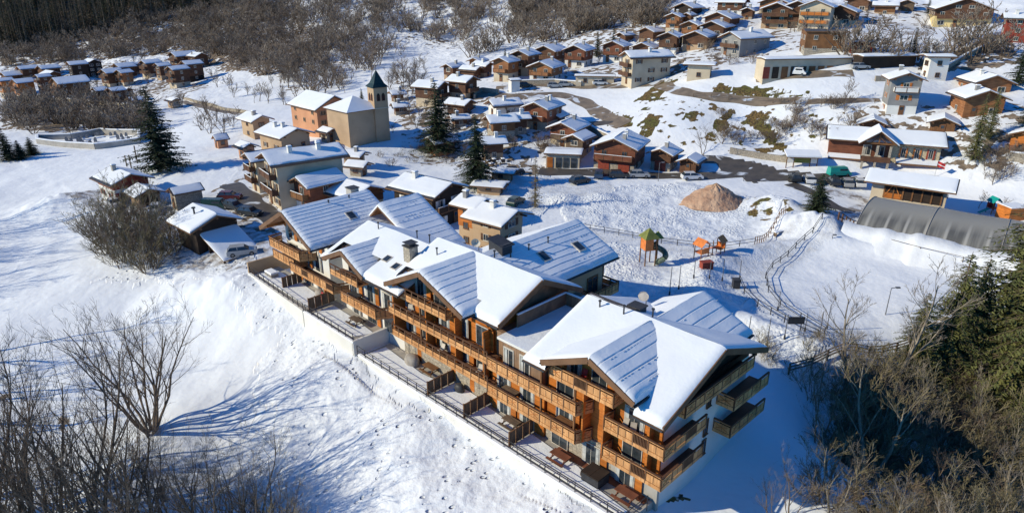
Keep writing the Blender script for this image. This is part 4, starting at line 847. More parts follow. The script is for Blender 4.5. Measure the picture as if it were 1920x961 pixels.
def balcony(par, off, path, vin, z, style='panel', h=1.05, closed=None, post_to=None, snow=False, width=1.35):
    """path: outer line [(u,v)..]; vin: inner closing points [(u,v)..]"""
    mb = MB(off); outer = list(path); poly = outer + list(vin)
    ar = sum(poly[i][0]*poly[(i+1)%len(poly)][1]-poly[(i+1)%len(poly)][0]*poly[i][1] for i in range(len(poly)))
    if ar < 0: poly = poly[::-1]
    mb.slab([(p[0], p[1], z) for p in poly], .22, 'brown', 'larch_pale', 'larch'); b = mb.build('balcony', par)
    mb = MB(off); pm = MB(off)
    for a, c in zip(outer, outer[1:]):
        A = Vector((a[0], a[1], z)); B = Vector((c[0], c[1], z)); L = (B-A).length; n = max(1, round(L/width)); d = (B-A)/n; Z = lambda k: Vector((0,0,k))
        mb.beam(A+Z(-.02), B+Z(-.02), .09, .30, 'larch_pale')                   # floor edge board
        mb.beam(A+Z(h), B+Z(h), .16, .07, 'brown')                              # hand rail
        if style == 'panel': mb.beam(A+Z(h-.10), B+Z(h-.10), .05, .09, 'larch_pale')
        for i in range(n+1):
            p = A+d*i; mb.beam(p+Z(-.12), p+Z(h), .10, .10, 'fascia')
        for i in range(n):
            p = A+d*(i+.06); q = A+d*(i+.94)
            if style == 'panel' and not (n > 3 and i % 4 == 2 and closed == 'mixed'):
                pm.beam(p+Z(.50), q+Z(.50), .04, .62, 'larch_pale'); dd = (q-p)
                nn = Vector((d.y, -d.x, 0)).normalized()*.035
                if nn.y > 0 and abs(nn.y) > .01: nn = -nn
                for s in (1, -1):
                    k1 = p+dd*.12+Z(.30) if s > 0 else p+dd*.12+Z(.70); k2 = p+dd*.88+Z(.70) if s > 0 else p+dd*.88+Z(.30)
                    if (i+s) % 2: pm.beam(k1+nn, k2+nn, .03, .05, 'larch')
                pm.beam(p+dd*.5+Z(.22)+nn*.4, p+dd*.5+Z(.80)+nn*.4, .05, .04, 'fascia')
            elif style == 'bars' or closed == 'mixed':
                for k in range(9): r = p+(q-p)*((k+.5)/9); mb.beam(r+Z(.15), r+Z(h-.1), .05, .04, 'fascia')
                mb.beam(p+Z(.15), q+Z(.15), .05, .06, 'fascia')
            elif style == 'open':
                pm.beam(p+Z(.34), q+Z(.34), .04, .30, 'larch_pale'); mb.beam(p+Z(.68), q+Z(.68), .05, .05, 'fascia')
    mb.build('railing', b)
    if pm.v: pm.build('panel', b)
    if post_to:
        for (pu, pv, zt) in post_to: mb = MB(off); mb.beam((pu, pv, z), (pu, pv, zt), .16, .16, 'midwood'); mb.build('post', b)
    return b
def bay_wall(par, off, u0, u1, v, z, hgt_, m='orange', seed=0, step=3.1):
    """recessed facade storey with glazed doors between boarded panels"""
    rnd = random.Random(seed); n = max(1, round((u1-u0)/step)); w = (u1-u0)/n
    for i in range(n):
        c = u0+(i+.42)*w; dw = min(1.9, w*.6)
        mb = MB(off); mb.box(c-dw/2, c+dw/2, v-.07, v-.01, z+.02, z+2.15, 'frame'); mb.box(c-dw/2+.08, c-.03, v-.09, v-.06, z+.1, z+2.06, 'glass'); mb.box(c+.03, c+dw/2-.08, v-.09, v-.06, z+.1, z+2.06, 'glass')
        if rnd.random() < .6: mb.box(c-dw/2+.1, c-dw/2+.45, v-.10, v-.085, z+.12, z+2.04, 'curtain'); mb.box(c+dw/2-.4, c+dw/2-.1, v-.10, v-.085, z+.12, z+2.04, 'curtain')
        mb.build('glazed_door', par)
        if rnd.random() < .75: mb = MB(off); mb.box(c+dw/2+.1, c+dw/2+.75, v-.12, v-.04, z+.05, z+2.2, 'orange'); mb.build('shutter', par)
def wallbox(par, off, name, u0, u1, v0, v1, z0, z1, m):
    mb = MB(off); mb.box(u0, u1, v0, v1, z0, z1, m); return mb.build(name, par)
def gwall(par, off, name, pts, v, m, depth=.3, axis='v'):
    """gable wall polygon given as (u,z) at v (or (v,z) at u)"""
    mb = MB(off); n = len(pts); f = (lambda a, z, k: (a, v+k, z)) if axis == 'v' else (lambda a, z, k: (v+k, a, z))
    i = mb.vs([f(a, z, 0) for a, z in pts]+[f(a, z, depth) for a, z in pts]); k = mb.mi(m)
    mb.f.append(tuple(range(i, i+n))); mb.m.append(k); mb.f.append(tuple(range(i+2*n-1, i+n-1, -1))); mb.m.append(k)
    for q in range(n): j = (q+1) % n; mb.f.append((i+q, i+n+q, i+n+j, i+j)); mb.m.append(k)
    return mb.build(name, par)
def purlins(par, off, items):
    mb = MB(off)
    for p, q in items: mb.beam(p, q, .2, .26, 'larch')
    mb.build('purlin', par)
def chimney(par, off, u, v, z0, z1, s=.55, m='stone'):
    mb = MB(off); mb.box(u-s, u+s, v-s, v+s, z0, z1, m); mb.box(u-s-.1, u+s+.1, v-s-.1, v+s+.1, z1, z1+.12, 'darkmetal')
    if m != 'darkmetal': mb.box(u-s*.7, u+s*.7, v-s*.7, v+s*.7, z1+.12, z1+.4, 'darkmetal'); mb.box(u-s-.05, u+s+.05, v-s-.05, v+s+.05, z1+.4, z1+.46, 'darkmetal')
    mb.build('chimney', par)
def skylight(par, off, p, du, dn, name='skylight'):
    """p centre on the roof surface, du half vector across, dn half vector down the slope"""
    P0 = Vector(p); a = Vector(du); b = Vector(dn); n = a.cross(b).normalized(); n = n if n.z > 0 else -n; mb = MB(off)
    c = [P0+s*a+t*b for s, t in ((-1,-1),(1,-1),(1,1),(-1,1))]; mb.hexa(c+[x+n*.42 for x in c], 'frame')
    c2 = [P0+s*a*.78+t*b*.8+n*.44 for s, t in ((-1,-1),(1,-1),(1,1),(-1,1))]; mb.poly(c2 if (c2[1]-c2[0]).cross(c2[3]-c2[0]).z > 0 else c2[::-1], 'glass'); mb.build(name, par)
def vent(par, off, u, v, z, h=1.1):
    mb = MB(off); mb.cyl(u, v, z, z+h, .07, 6, 'darkmetal'); mb.cyl(u, v, z+h, z+h+.12, .14, 6, 'darkmetal'); mb.build('vent_pipe', par)

# ---- near block (D)
D, o = block('apartment_block', 'nearest resort block with wrap-around balconies and a wide white roof', -21, 37)
wallbox(D, o, 'wall', -33.6, -22.2, 38.3, 51.5, -4, 8.4, 'white')
gwall(D, o, 'gable_wall', [(38.3,8.6),(51,8.6),(44.2,11.3)], -22.5, 'brown', .3, 'u')
wallbox(D, o, 'boarding', -33.7, -22.1, 38.1, 38.3, 2.6, 8.7, 'orange'); wallbox(D, o, 'boarding', -22.2, -22.0, 38.4, 51, 7.9, 8.6, 'brown')
gwall(D, o, 'gable_wall', [(-32.0,8.6),(-23.4,8.6),(-23.4,9.4),(-27.5,11.3),(-32.0,9.2)], 38.0, 'orange', .25)
wallbox(D, o, 'base_wall', -33.7, -26.5, 38.0, 38.3, -1, 2.5, 'stone'); wallbox(D, o, 'base_wall', -26.5, -22.0, 38.0, 38.3, -1, 2.5, 'concrete')
gable_roof(D, o, 'u', 44.1, 11.55, -34.6, -20.8, 35.9, 8.6, 51.9, 8.6, 11, hole=(2.5, 11.2, 6.2))
gable_roof(D, o, 'v', -27.5, 11.55, 35.6, 44.0, -23.2, 9.65, -32.3, 9.35, 21, rows0=.95)
gable_roof(D, o, 'v', -28.0, 11.0, 44.2, 53.5, -23.0, 8.7, -32.6, 8.7, 31, rows0=1.2)
rake(D, o, [(-23.2,35.6,9.65),(-27.5,35.6,11.55),(-32.3,35.6,9.35)]); rake(D, o, [(-20.8,35.9,8.6),(-20.8,44.1,11.55),(-20.8,51.9,8.6)])
wallbox(D, o, 'wall', -32.2, -23.6, 50, 53, -3, 8.9, 'white')
purlins(D, o, [((-27.5,35.7,11.2),(-27.5,38.2,11.2)), ((-31.2,35.7,9.6),(-31.2,38.2,9.6)), ((-24.0,35.7,9.7),(-24.0,38.2,9.7)), ((-22.2,44.1,11.2),(-20.9,44.1,11.2)), ((-22.2,50,8.9),(-20.9,50,8.9)), ((-22.2,38.4,9.2),(-20.9,38.4,9.2))])
bay_wall(D, o, -31.8, -24.0, 38.0, 7.95, 2.2, seed=1)
bay_wall(D, o, -33.5, -29.0, 38.0, 5.4, 2.2, seed=2); bay_wall(D, o, -26.2, -22.3, 38.0, 5.4, 2.2, seed=3)
bay_wall(D, o, -33.5, -29.0, 38.0, 2.7, 2.2, seed=4); bay_wall(D, o, -26.2, -22.3, 38.0, 2.7, 2.2, seed=5); bay_wall(D, o, -33.5, -23, 37.95, 0, 2.2, seed=6)
balcony(D, o, [(-32.1,36.5),(-25.6,36.5),(-25.6,38.0)], [(-32.1,38.0)], 7.95, 'panel', 1.1, 'mixed')
for z in (5.45, 2.7):
    balcony(D, o, [(-39.7,36.5),(-29.2,36.5),(-28.6,38.0)], [(-39.7,38.0)], z, 'panel', 1.1)
    balcony(D, o, [(-26.5,38.0),(-26.5,36.7),(-21.0,36.7),(-21.0,42.6)], [(-22.2,42.6),(-22.2,38.0)], z, 'panel', 1.1, 'mixed')
for z in (5.3, 2.6): balcony(D, o, [(-22.2,46.4),(-20.6,46.4),(-20.5,52.2)], [(-22.2,52.2)], z, 'panel', 1.1)
balcony(D, o, [(-22.2,39.0),(-20.9,39.0),(-20.8,49.4)], [(-22.2,49.4)], 8.1, 'panel', 1.1)
wallbox(D, o, 'return_wall', -29.0, -28.85, 37.0, 38.1, 2.6, 7.8, 'orange'); wallbox(D, o, 'return_wall', -26.9, -26.75, 37.0, 38.1, 2.6, 7.8, 'orange'); wallbox(D, o, 'return_wall', -23.0, -22.8, 37.4, 38.1, 2.6, 8.4, 'orange')
for z in (6.3, 3.5, 1.5): put_window(D, -22.15-o[0], 45.0-o[1], z, 1, .7, 1.5, WD)
for uu in (-33.2, -29.5): 
    for z in (5.45, 2.7): mb = MB(o); mb.beam((uu, 36.7, z), (uu, 36.7, z+2.5), .15, .15, 'midwood'); mb.build('post', D)
vent(D, o, -30.0, 43.4, 11.4); vent(D, o, -27.9, 44.6, 11.4); vent(D, o, -32.4, 43.2, 11.3, .9)
mb = MB(o); mb.cyl(-31.8, 49.5, 8.6, 11.0, .05, 6, 'metal'); mb.tube([(-31.9,49.2,11.05),(-31.75,48.9,11.0)], [.05,.5], 14, 'frame'); mb.tube([(-31.75,48.9,11.0),(-31.74,48.88,11.0)], [.5,.02], 14, 'frame'); mb.build('satellite_dish', D)
mb = MB(o); mb.box(-30.4,-29.2,44.6,45.6,10.6,12.0,'darkmetal'); mb.box(-30.5,-29.1,44.5,45.7,12.0,12.12,'darkmetal'); mb.build('vent_box', D)
# pale ridge tiles showing through the snow
mb = MB(o)
for i in range(30): mb.box(-34.4+i*.17, -34.4+i*.17+.14, 44.0, 44.5, 11.62-.02*(i%2), 12.0, 'tile')
mb.build('ridge_tiles', D)

# ---- roof terrace box between the near and middle block
E_, o = block('apartment_block', 'weathered timber clad link with a snow covered roof terrace between two resort blocks', -38, 39)
wallbox(E_, o, 'wall', -40.6, -33.8, 38.4, 50, -3, 8.2, 'vwood'); wallbox(E_, o, 'cladding', -38.8, -33.9, 37.6, 38.4, 5.4, 8.2, 'vwood'); wallbox(E_, o, 'wall', -40.6, -33.9, 37.9, 38.4, -1, 5.4, 'orange')
mb = MB(o); mb.slab([(-39.2,37.3,8.42),(-34.3,37.3,8.42),(-34.3,49.5,8.42),(-39.2,49.5,8.42)], .24, 'snow_terrace', 'white', 'white'); mb.build('terrace_floor', E_)
mb = MB(o); mb.box(-39.2,-39.05,39.8,46.5,8.42,9.7,'vwood'); mb.box(-39.2,-35.2,46.5,46.65,8.42,9.7,'vwood'); mb.box(-35.2,-35.05,44.5,46.65,8.42,9.7,'vwood'); snowcap(mb, -39.25,-39.0,39.8,46.6,9.7,.12); snowcap(mb, -39.2,-35.1,46.45,46.7,9.7,.12); mb.build('parapet', E_)
for uu in (-38.0, -36.0): put_window(E_, uu-o[0], 37.6-o[1], 6.55, 0, 1.3, 2.1, WP, 'glazed_door')
bay_wall(E_, o, -40.2, -34.2, 37.9, 2.7, 2.2, seed=8); bay_wall(E_, o, -40.2, -34.2, 37.9, 0, 2.2, seed=9)

# ---- middle block (B) with its rear wing (A)
B, o = block('apartment_block', 'middle resort block with three tiers of long railed balconies under one broad gable', -48, 37)
wallbox(B, o, 'wall', -54.6, -40.4, 38.4, 48.5, -4, 9.3, 'orange')
gwall(B, o, 'gable_wall', [(38.4,9.3),(48.5,9.3),(43,11.7)], -40.4, 'vwood', .25, 'u')
gwall(B, o, 'gable_wall', [(-54.5,8.9),(-41.4,8.9),(-41.6,9.4),(-48.4,12.0),(-54.2,9.2)], 38.2, 'orange', .25)
gable_roof(B, o, 'u', 43.0, 12.05, -54.5, -38.9, 37.2, 9.45, 49, 9.2, 41, hole=(.3, 12.0, 4.9))
gable_roof(B, o, 'v', -48.4, 12.1, 35.8, 43.1, -42.2, 9.65, -54.3, 9.2, 51, rows0=.8)
rake(B, o, [(-42.2,35.8,9.65),(-48.4,35.8,12.1),(-54.3,35.8,9.2)]); rake(B, o, [(-38.9,37.2,9.45),(-38.9,43,12.05),(-38.9,49,9.2)])
purlins(B, o, [((-48.4,35.9,11.7),(-48.4,38.2,11.7)), ((-53,35.9,9.5),(-53,38.2,9.5)), ((-43.2,35.9,9.7),(-43.2,38.2,9.7)), ((-40.3,43,11.7),(-39,43,11.7))])
bay_wall(B, o, -52.6, -43.4, 38.2, 8.0, 2.2, seed=11)
for z, u0, u1, sd in ((5.9,-54.5,-40.5,12), (3.2,-54.5,-40.5,13), (0.2,-54.5,-40.5,14)): bay_wall(B, o, u0, u1, 38.2, z, 2.2, seed=sd)
balcony(B, o, [(-53.9,36.6),(-45.5,36.6),(-45.5,38.2)], [(-53.9,38.2)], 8.1, 'open', 1.15, width=1.0)
balcony(B, o, [(-55.0,36.6),(-39.8,36.6)], [(-39.8,38.2),(-55.0,38.2)], 5.75, 'open', 1.1, width=1.1)
balcony(B, o, [(-55.2,37.4),(-54.6,36.6),(-39.8,36.6)], [(-39.8,38.2),(-55.2,38.2)], 3.2, 'open', 1.1, width=1.1)
for uu in (-54.3, -49.5, -45.0, -41.0):
    for z in (5.75, 3.2): mb = MB(o); mb.box(uu-.08, uu+.08, 37.2 if uu != -54.3 else 36.7, 38.2, z, z+2.4, 'orange'); mb.build('partition', B)
for uu in (-49.6, -40.2): mb = MB(o); mb.beam((uu, 36.65, 3.2), (uu, 36.65, 8.0), .14, .14, 'midwood'); mb.build('post', B)
wallbox(B, o, 'base_wall', -54.7, -40.4, 38.1, 38.4, -3, 2.9, 'stone')
vent(B, o, -46.5, 44, 11.6); vent(B, o, -52, 41, 11.2)
mb = MB(o); mb.box(-48.4,-46.4,45.0,46.4,10.2,13.0,'darkmetal'); mb.slab([(-48.6,44.8,13.35),(-46.2,44.8,12.9),(-46.2,46.6,12.9),(-48.6,46.6,13.35)], .12, 'darkmetal'); mb.build('chimney', B)
mb = MB(o); mb.cyl(-49.4, 44.5, 11.5, 12.8, .05, 6, 'metal'); mb.tube([(-49.5,44.3,12.9),(-49.3,44.0,12.85)], [.06,.5], 12, 'frame'); mb.build('satellite_dish', B)
A_, o = block('apartment_block', 'rear resort wing with long striped snow roof and two skylights above the playing field', -48, 50)
wallbox(A_, o, 'wall', -57.6, -42.6, 49, 57, -3, 7.0, 'tan'); wallbox(A_, o, 'wall', -47, -42.62, 46, 56.99, 6.5, 9.1, 'tan'); gwall(A_, o, 'gable_wall', [(-57.6,7.0),(-42.6,7.0),(-42.6,9.2),(-47.6,11.6)], 57, 'brown', .25)
gable_roof(A_, o, 'v', -47.6, 12.0, 42.5, 58.6, -41.7, 9.3, -58.5, 6.9, 61, rows0=.82)  # unseen left slope lengthened so its shadow reaches across the plaza
nd = Vector((5.9,0,-2.7)).normalized()
for uu, vv in ((-44.4, 54.6), (-44.8, 49.4)): zz = 12.0-(uu+47.6)*2.7/5.9; skylight(A_, o, (uu, vv, zz+.1), (0,.55,0), nd*.75)
for vv in (45.8, 48.5, 51.5): vent(A_, o, -46.0, vv, 11.5, .8)
for z in (5.5, 2.8):
    balcony(A_, o, [(-42.6,53.4),(-41.2,53.4),(-41.2,58.2),(-43.5,58.2)], [(-43.5,57),(-42.6,57)], z, 'panel', 1.1)
    put_window(A_, -42.6-o[0], 55.2-o[1], z+1.15, 1, 1.9, 2.1, WD, 'glazed_door'); put_window(A_, -42.6-o[0], 50.5-o[1], z+1.4, 1, 1.1, 1.2, WD)

# ---- far blocks (C)
Cb, o = block('apartment_block', 'third resort block with white walls, a low gabled balcony and two small skylights', -62, 38)
wallbox(Cb, o, 'wall', -67.0, -55.2, 38.6, 49, -2, 8.4, 'white'); gwall(Cb, o, 'gable_wall', [(-66,8.2),(-58.8,8.2),(-62.4,10.0)], 38.3, 'midwood', .25)
gable_roof(Cb, o, 'u', 42.6, 11.0, -67.2, -52.2, 36.0, 8.5, 49, 8.4, 71, hole=(1.0, 8.6, 4.3))
gable_roof(Cb, o, 'v', -62.4, 10.4, 35.8, 42.5, -58.4, 8.5, -66.5, 8.5, 81, rows0=.8)
gable_roof(Cb, o, 'v', -69.3, 11.9, 45.6, 52.2, -60.4, 7.7, -73.2, 8.6, 87, rows0=1.1)
wallbox(Cb, o, 'wall', -72, -61, 46, 51.4, -2, 7.6, 'white')
rake(Cb, o, [(-58.4,35.8,8.5),(-62.4,35.8,10.4),(-66.5,35.8,8.5)])
bay_wall(Cb, o, -65.5, -59.3, 38.3, 6.7, 2.2, seed=15)
for uu in (-57.6, -55.9): put_window(Cb, uu-o[0], 38.55-o[1], 6.6, 0, .95, 2.0, WP)
bay_wall(Cb, o, -66, -56, 38.5, 3.9, 2.2, seed=16); bay_wall(Cb, o, -66, -56, 38.5, 1.2, 2.2, seed=17)
balcony(Cb, o, [(-66.4,36.6),(-60.8,36.6)], [(-60.8,38.3),(-66.4,38.3)], 6.6, 'open', 1.1, width=1.2)
balcony(Cb, o, [(-64.6,36.6),(-57.6,36.6),(-56.6,38.4)], [(-64.6,38.4)], 3.8, 'panel', 1.1)
chimney(Cb, o, -55.2, 40.0, 9.4, 12.0, .55, 'stone'); 
sl = Vector((0,-6.6,-2.5)).normalized()
for uu, vv in ((-58.0, 39.0), (-55.9, 38.6)): zz = 11-(42.6-vv)*2.5/6.6; skylight(Cb, o, (uu, vv, zz+.08), (.5,0,0), sl*.5)
for uu, vv in ((-64, 42.0), (-58.5, 43.4), (-56.5, 43.6)): vent(Cb, o, uu, vv, 10.9, 1.0)
C1, o = block('apartment_block', 'farthest resort block with a large blue striped roof and two orange balcony tiers', -76, 38)
wallbox(C1, o, 'wall', -80.6, -70.2, 38.6, 48, -2, 8.6, 'white'); gwall(C1, o, 'gable_wall', [(-80.4,8.4),(-70.4,8.4),(-70.6,9.3),(-75.5,11.3),(-80.6,9.0)], 38.4, 'orange', .25)
wallbox(C1, o, 'boarding', -70.4, -70.15, 38.8, 48, 6.4, 9.0, 'redwood')
gable_roof(C1, o, 'v', -75.5, 11.8, 35.8, 48.6, -69.2, 8.7, -82.0, 8.3, 91, rows0=.62)
rake(C1, o, [(-69.2,35.8,8.7),(-75.5,35.8,11.8),(-82.0,35.8,8.3)])
purlins(C1, o, [((-75.5,35.9,11.4),(-75.5,38.4,11.4)), ((-80.2,35.9,8.9),(-80.2,38.4,8.9)), ((-70.4,35.9,8.9),(-70.4,38.4,8.9))])
bay_wall(C1, o, -80, -71, 38.4, 7.0, 2.2, seed=18); bay_wall(C1, o, -80, -71, 38.5, 4.2, 2.2, seed=19); bay_wall(C1, o, -80, -71, 38.5, 1.6, 2.2, seed=20)
balcony(C1, o, [(-81.6,38.4),(-81.4,36.6),(-73.6,36.6),(-72.6,38.4)], [(-81.4,38.4)], 6.0, 'panel', 1.15)
balcony(C1, o, [(-81.2,36.8),(-75.6,36.8),(-75.2,38.4)], [(-81.2,38.4)], 4.4, 'panel', 1.0)
balcony(C1, o, [(-76.4,36.6),(-66.3,36.6),(-65.4,38.4)], [(-76.4,38.4)], 4.0, 'panel', 1.05, 'mixed')
nd = Vector((6.3,0,-3.1)).normalized(); skylight(C1, o, (-72.2, 43.4, 11.8-3.3*3.1/6.3+.1), (0,.55,0), nd*.7)
mb = MB(o); mb.box(-77.4,-76.2,46.2,47.4,10.5,12.5,'concrete'); mb.box(-77.5,-76.1,46.1,47.5,12.5,12.62,'darkmetal'); mb.build('chimney', C1)
for vv in (42, 45): vent(C1, o, -74.8, vv, 11.3, .9)

# ---- terraces in front of the resort
def terr(name, label, pts, z, zb, snowpts, cap='white'):
    u0 = sum(p[0] for p in pts)/len(pts); v0 = sum(p[1] for p in pts)/len(pts); o = (u0, v0, 0)
    t = thing(name, label, 'terrace', uv2w(u0, v0, 0), RZ, 'terraces along the resort front')
    mb = MB(o); mb.slab([(p[0],p[1],z) for p in pts], z-zb, 'concrete', 'concrete', 'concrete'); mb.build('floor', t)
    mb = MB(o); n = len(snowpts); rnd = random.Random(int(u0)); mb.slab([(p[0],p[1],z+.13) for p in snowpts], .12, 'snow_terrace'); mb.build('snow', t)
    return t, o
T1, o = terr('terrace', 'long snow covered terrace along the near resort block behind a steel railing', [(-57.8,34.3),(-22.4,34.6),(-22.3,38.3),(-57.8,38.3)], 0, -4, [(-57.4,34.7),(-46.8,34.7),(-46.8,37.1),(-50,36.7),(-57.2,37.3)])
for k, pts in enumerate(([(-46.2,34.7),(-41.3,34.8),(-41.3,37.9),(-46.2,38)], [(-40.9,34.8),(-35.3,34.8),(-35.3,37.0),(-40.9,37.5)], [(-34.9,34.8),(-31,34.85),(-23.4,34.85),(-23.0,35.6),(-26,35.9),(-29,36.9),(-34.9,37.4)])):
    mb = MB(o); mb.slab([(p[0],p[1],.13) for p in pts], .12, 'snow_terrace'); mb.build('snow', T1)
mb = MB(o); mb.box(-57.8,-22.2,34.05,34.3,-4,.18,'white'); snowcap(mb,-57.8,-22.2,33.98,34.4,.18,.16); mb.build('retaining_wall', T1)
mb = MB(o); mb.box(-32,-22.6,37.2,38.25,.01,.04,'redwood'); mb.build('deck', T1)
T2, o = terr('terrace', 'raised terrace of the third block with white retaining wall and footprints in the snow', [(-69,34.2),(-58.6,34.2),(-58.6,38.6),(-69,38.6)], 1.2, -4, [(-68.2,34.9),(-60,34.9),(-59,37),(-63,37.4),(-68.2,37.6)])
mb = MB(o); mb.box(-69,-58.4,33.9,34.2,-4,1.5,'white'); mb.box(-58.6,-58.3,33.9,38.6,-4,1.7,'white'); snowcap(mb,-69,-58.3,33.86,34.26,1.5,.14); mb.build('retaining_wall', T2)
T3, o = terr('terrace', 'far end terrace with low wall and snowy box below the orange balconies', [(-84,34.6),(-69.2,34.2),(-69.2,38.6),(-84,38.6)], 1.5, -4, [(-83.2,35.2),(-69.8,34.9),(-69.8,37.4),(-76,37.8),(-83.2,37.6)])
mb = MB(o); mb.hexa([(-84.3,34.3,-4),(-69.2,33.9,-4),(-69.2,34.2,-4),(-84.3,34.6,-4),(-84.3,34.3,1.8),(-69.2,33.9,1.6),(-69.2,34.2,1.6),(-84.3,34.6,1.8)], 'white'); mb.build('retaining_wall', T3)
mb = MB(o); mb.box(-84.4,-84.1,34.4,41,-4,3.2,'tan'); mb.build('end_wall', T3)
def divider(u, z, label, v0=34.7, v1=38.2):
    o = (u, v0, z); t = thing('fence_panel', label, 'fence', uv2w(u, v0, z), RZ, 'timber dividers between the terraces'); n = 4
    for i in range(n):
        a = v0+(v1-v0)*i/n; b_ = v0+(v1-v0)*(i+1)/n; mb = MB(o); mb.box(u-.03,u+.03,a+.08,b_-.08,z+.1,z+1.45,'greywood'); mb.box(u-.06,u+.06,a,a+.1,z,z+1.6,'fascia'); mb.box(u-.05,u+.05,a,b_,z+1.42,z+1.52,'fascia'); mb.build('panel', t)
divider(-46.5, 0, 'timber divider fence on the long terrace, farthest of the three from the near corner'); divider(-41.1, 0, 'timber divider fence on the long terrace, middle of three'); divider(-35.1, 0, 'timber divider fence beside the table on the long terrace, nearest to the near corner')
divider(-76.8, 1.5, 'solid timber divider below the farthest orange balcony', 35.4); divider(-68.9, 1.5, 'tall timber divider between the two raised terraces', 34.6)
def table(u, v, z, label, top='greywood', bench=True, rz=0):
    t = thing('picnic_table', label, 'table', uv2w(u, v, z), RZ+rz, 'tables on the terraces')
    mb = MB(); mb.box(-.9,.9,-.4,.4,.72,.78,top); mb.build('tabletop', t)
    for s in (-1,1):
        if bench: mb = MB(); mb.box(-.9,.9,s*.78-.14,s*.78+.14,.42,.47,top); mb.build('bench', t)
        mb = MB(); mb.beam((s*.65,-.6,0),(s*.65,-.2,.72),.07,.09,top); mb.beam((s*.65,.6,0),(s*.65,.2,.72),.07,.09,top); mb.beam((s*.65,-.85,.38),(s*.65,.85,.38),.06,.09,top); mb.build('leg', t)
table(-37.0, 36.9, .02, 'grey wooden table against the third divider under the balcony'); table(-30.6, 36.4, .02, 'red brown wooden table on the terrace under the lower balcony', 'redwood'); table(-23.9, 36.6, .04, 'red brown bench table at the near corner of the terrace', 'redwood'); table(-49.6, 37.6, .02, 'olive tan table under the middle block balcony', 'midwood'); table(-62.2, 36.8, 1.22, 'green grey bench table on the footprint covered raised terrace', 'greywood')
HT = thing('hot_tub', 'square dark hot tub with cover at the edge of the cleared deck', 'hot tub', uv2w(-27.0, 36.6, .03), RZ); HT.scale = (.82,.82,1)
mb = MB(); mb.box(-1.05,1.05,-.9,.9,0,.85,'darkmetal'); mb.build('tub', HT); mb = MB(); mb.box(-1.1,0,-.95,.95,.86,.98,'darkwood'); mb.box(0.03,1.1,-.95,.95,.86,.98,'darkwood'); mb.build('cover', HT); mb = MB(); mb.box(-1.5,-1.1,-.5,.5,0,.4,'darkwood'); mb.build('step', HT)
def lump(u, v, z, r, h, m, name, label, cat):
    mb = MB(); n = 14; pts = []
    for j, (k, zz) in enumerate(((1,0),(1.02,.5),(.86,.85),(.45,1.0))):
        i0 = mb.vs([(math.cos(t*2*math.pi/n)*r*k*(1+.07*math.sin(t*3)), math.sin(t*2*math.pi/n)*r*.7*k, zz*h) for t in range(n)]); pts.append(i0)
    for a, b_ in zip(pts, pts[1:]):
        for t in range(n): mb.f.append((a+t, a+(t+1)%n, b_+(t+1)%n, b_+t)); mb.m.append(mb.mi(m))
    mb.f.append(tuple(pts[-1]+t for t in range(n))); mb.m.append(mb.mi(m)); ob = mb.build(name, smooth=True); ob.location = uv2w(u, v, z); ob.rotation_euler = (0,0,RZ); return tag(ob, label, cat)
lump(-52.4, 37.3, 0, .95, 1.1, 'cover', 'covered_furniture', 'garden furniture under a grey cloth cover on the middle terrace', 'covered furniture')
lump(-71.5, 37.6, 1.5, .7, .9, 'cover', 'covered_furniture', 'furniture under a pale cover beside the red chairs', 'covered furniture')
lump(-44.8, 37.4, 0, .6, .9, 'darkmetal', 'barbecue', 'dark covered barbecue beside the middle divider', 'barbecue')
def chair(u, v, z, m, label, rz=0, cat='chair', group=None):
    t = thing('deck_chair', label, cat, uv2w(u, v, z), RZ+rz, group)
    mb = MB(); mb.box(-.25,.25,-.25,.25,.38,.43,m); mb.build('seat', t); mb = MB(); mb.beam((0,.22,.42),(0,.42,.95),.5,.04,m); mb.build('backrest', t)
    for a in (-1,1):
        for c in (-1,1): mb = MB(); mb.beam((a*.22,c*.2,0),(a*.22,c*.2,.4),.04,.04,'fascia'); mb.build('leg', t)
chair(-70.4, 37.0, 1.5, 'red', 'red chair, left of the pair on the raised terrace'); chair(-69.6, 36.8, 1.5, 'red', 'red chair, right of the pair on the raised terrace')
chair(-29.5, 37.5, 8.0, 'red', 'red folded deck chair on the gable balcony of the near block'); chair(-25.2, 37.5, 5.5, 'cover', 'grey deck chair on the upper corner balcony of the near block'); chair(-24.3, 37.4, 5.5, 'cover', 'grey deck chair by the orange shutter of the near block', .4)
chair(-47.5, 37.4, 3.25, 'frame', 'pale deck chair on the lower balcony of the middle block'); chair(-52.6, 37.5, 5.8, 'frame', 'white lounge chair behind the upper rail of the middle block', .5); chair(-41.8, 37.4, 3.25, 'frame', 'pale reclining chair near the end of the middle block lower balcony', .3)
mb = MB(); mb.box(-.9,.9,-.5,.5,0,.6,'cover'); snowcap(mb,-.95,.95,-.55,.55,.6,.2); b_ = mb.build('storage_box'); b_.location = uv2w(-81.5, 36.3, 1.5); b_.rotation_euler = (0,0,RZ); tag(b_, 'snow topped storage box on the far end terrace', 'box')
table(-37.6, 37.3, 2.75, 'grey table behind the lower orange rail near the roof terrace link', 'greywood', False); table(-31.0, 37.3, 2.75, 'brown table on the lower long balcony of the near block', 'midwood', False); table(-63.0, 37.5, 3.85, 'covered dark table on the third block lower balcony', 'darkmetal', False)
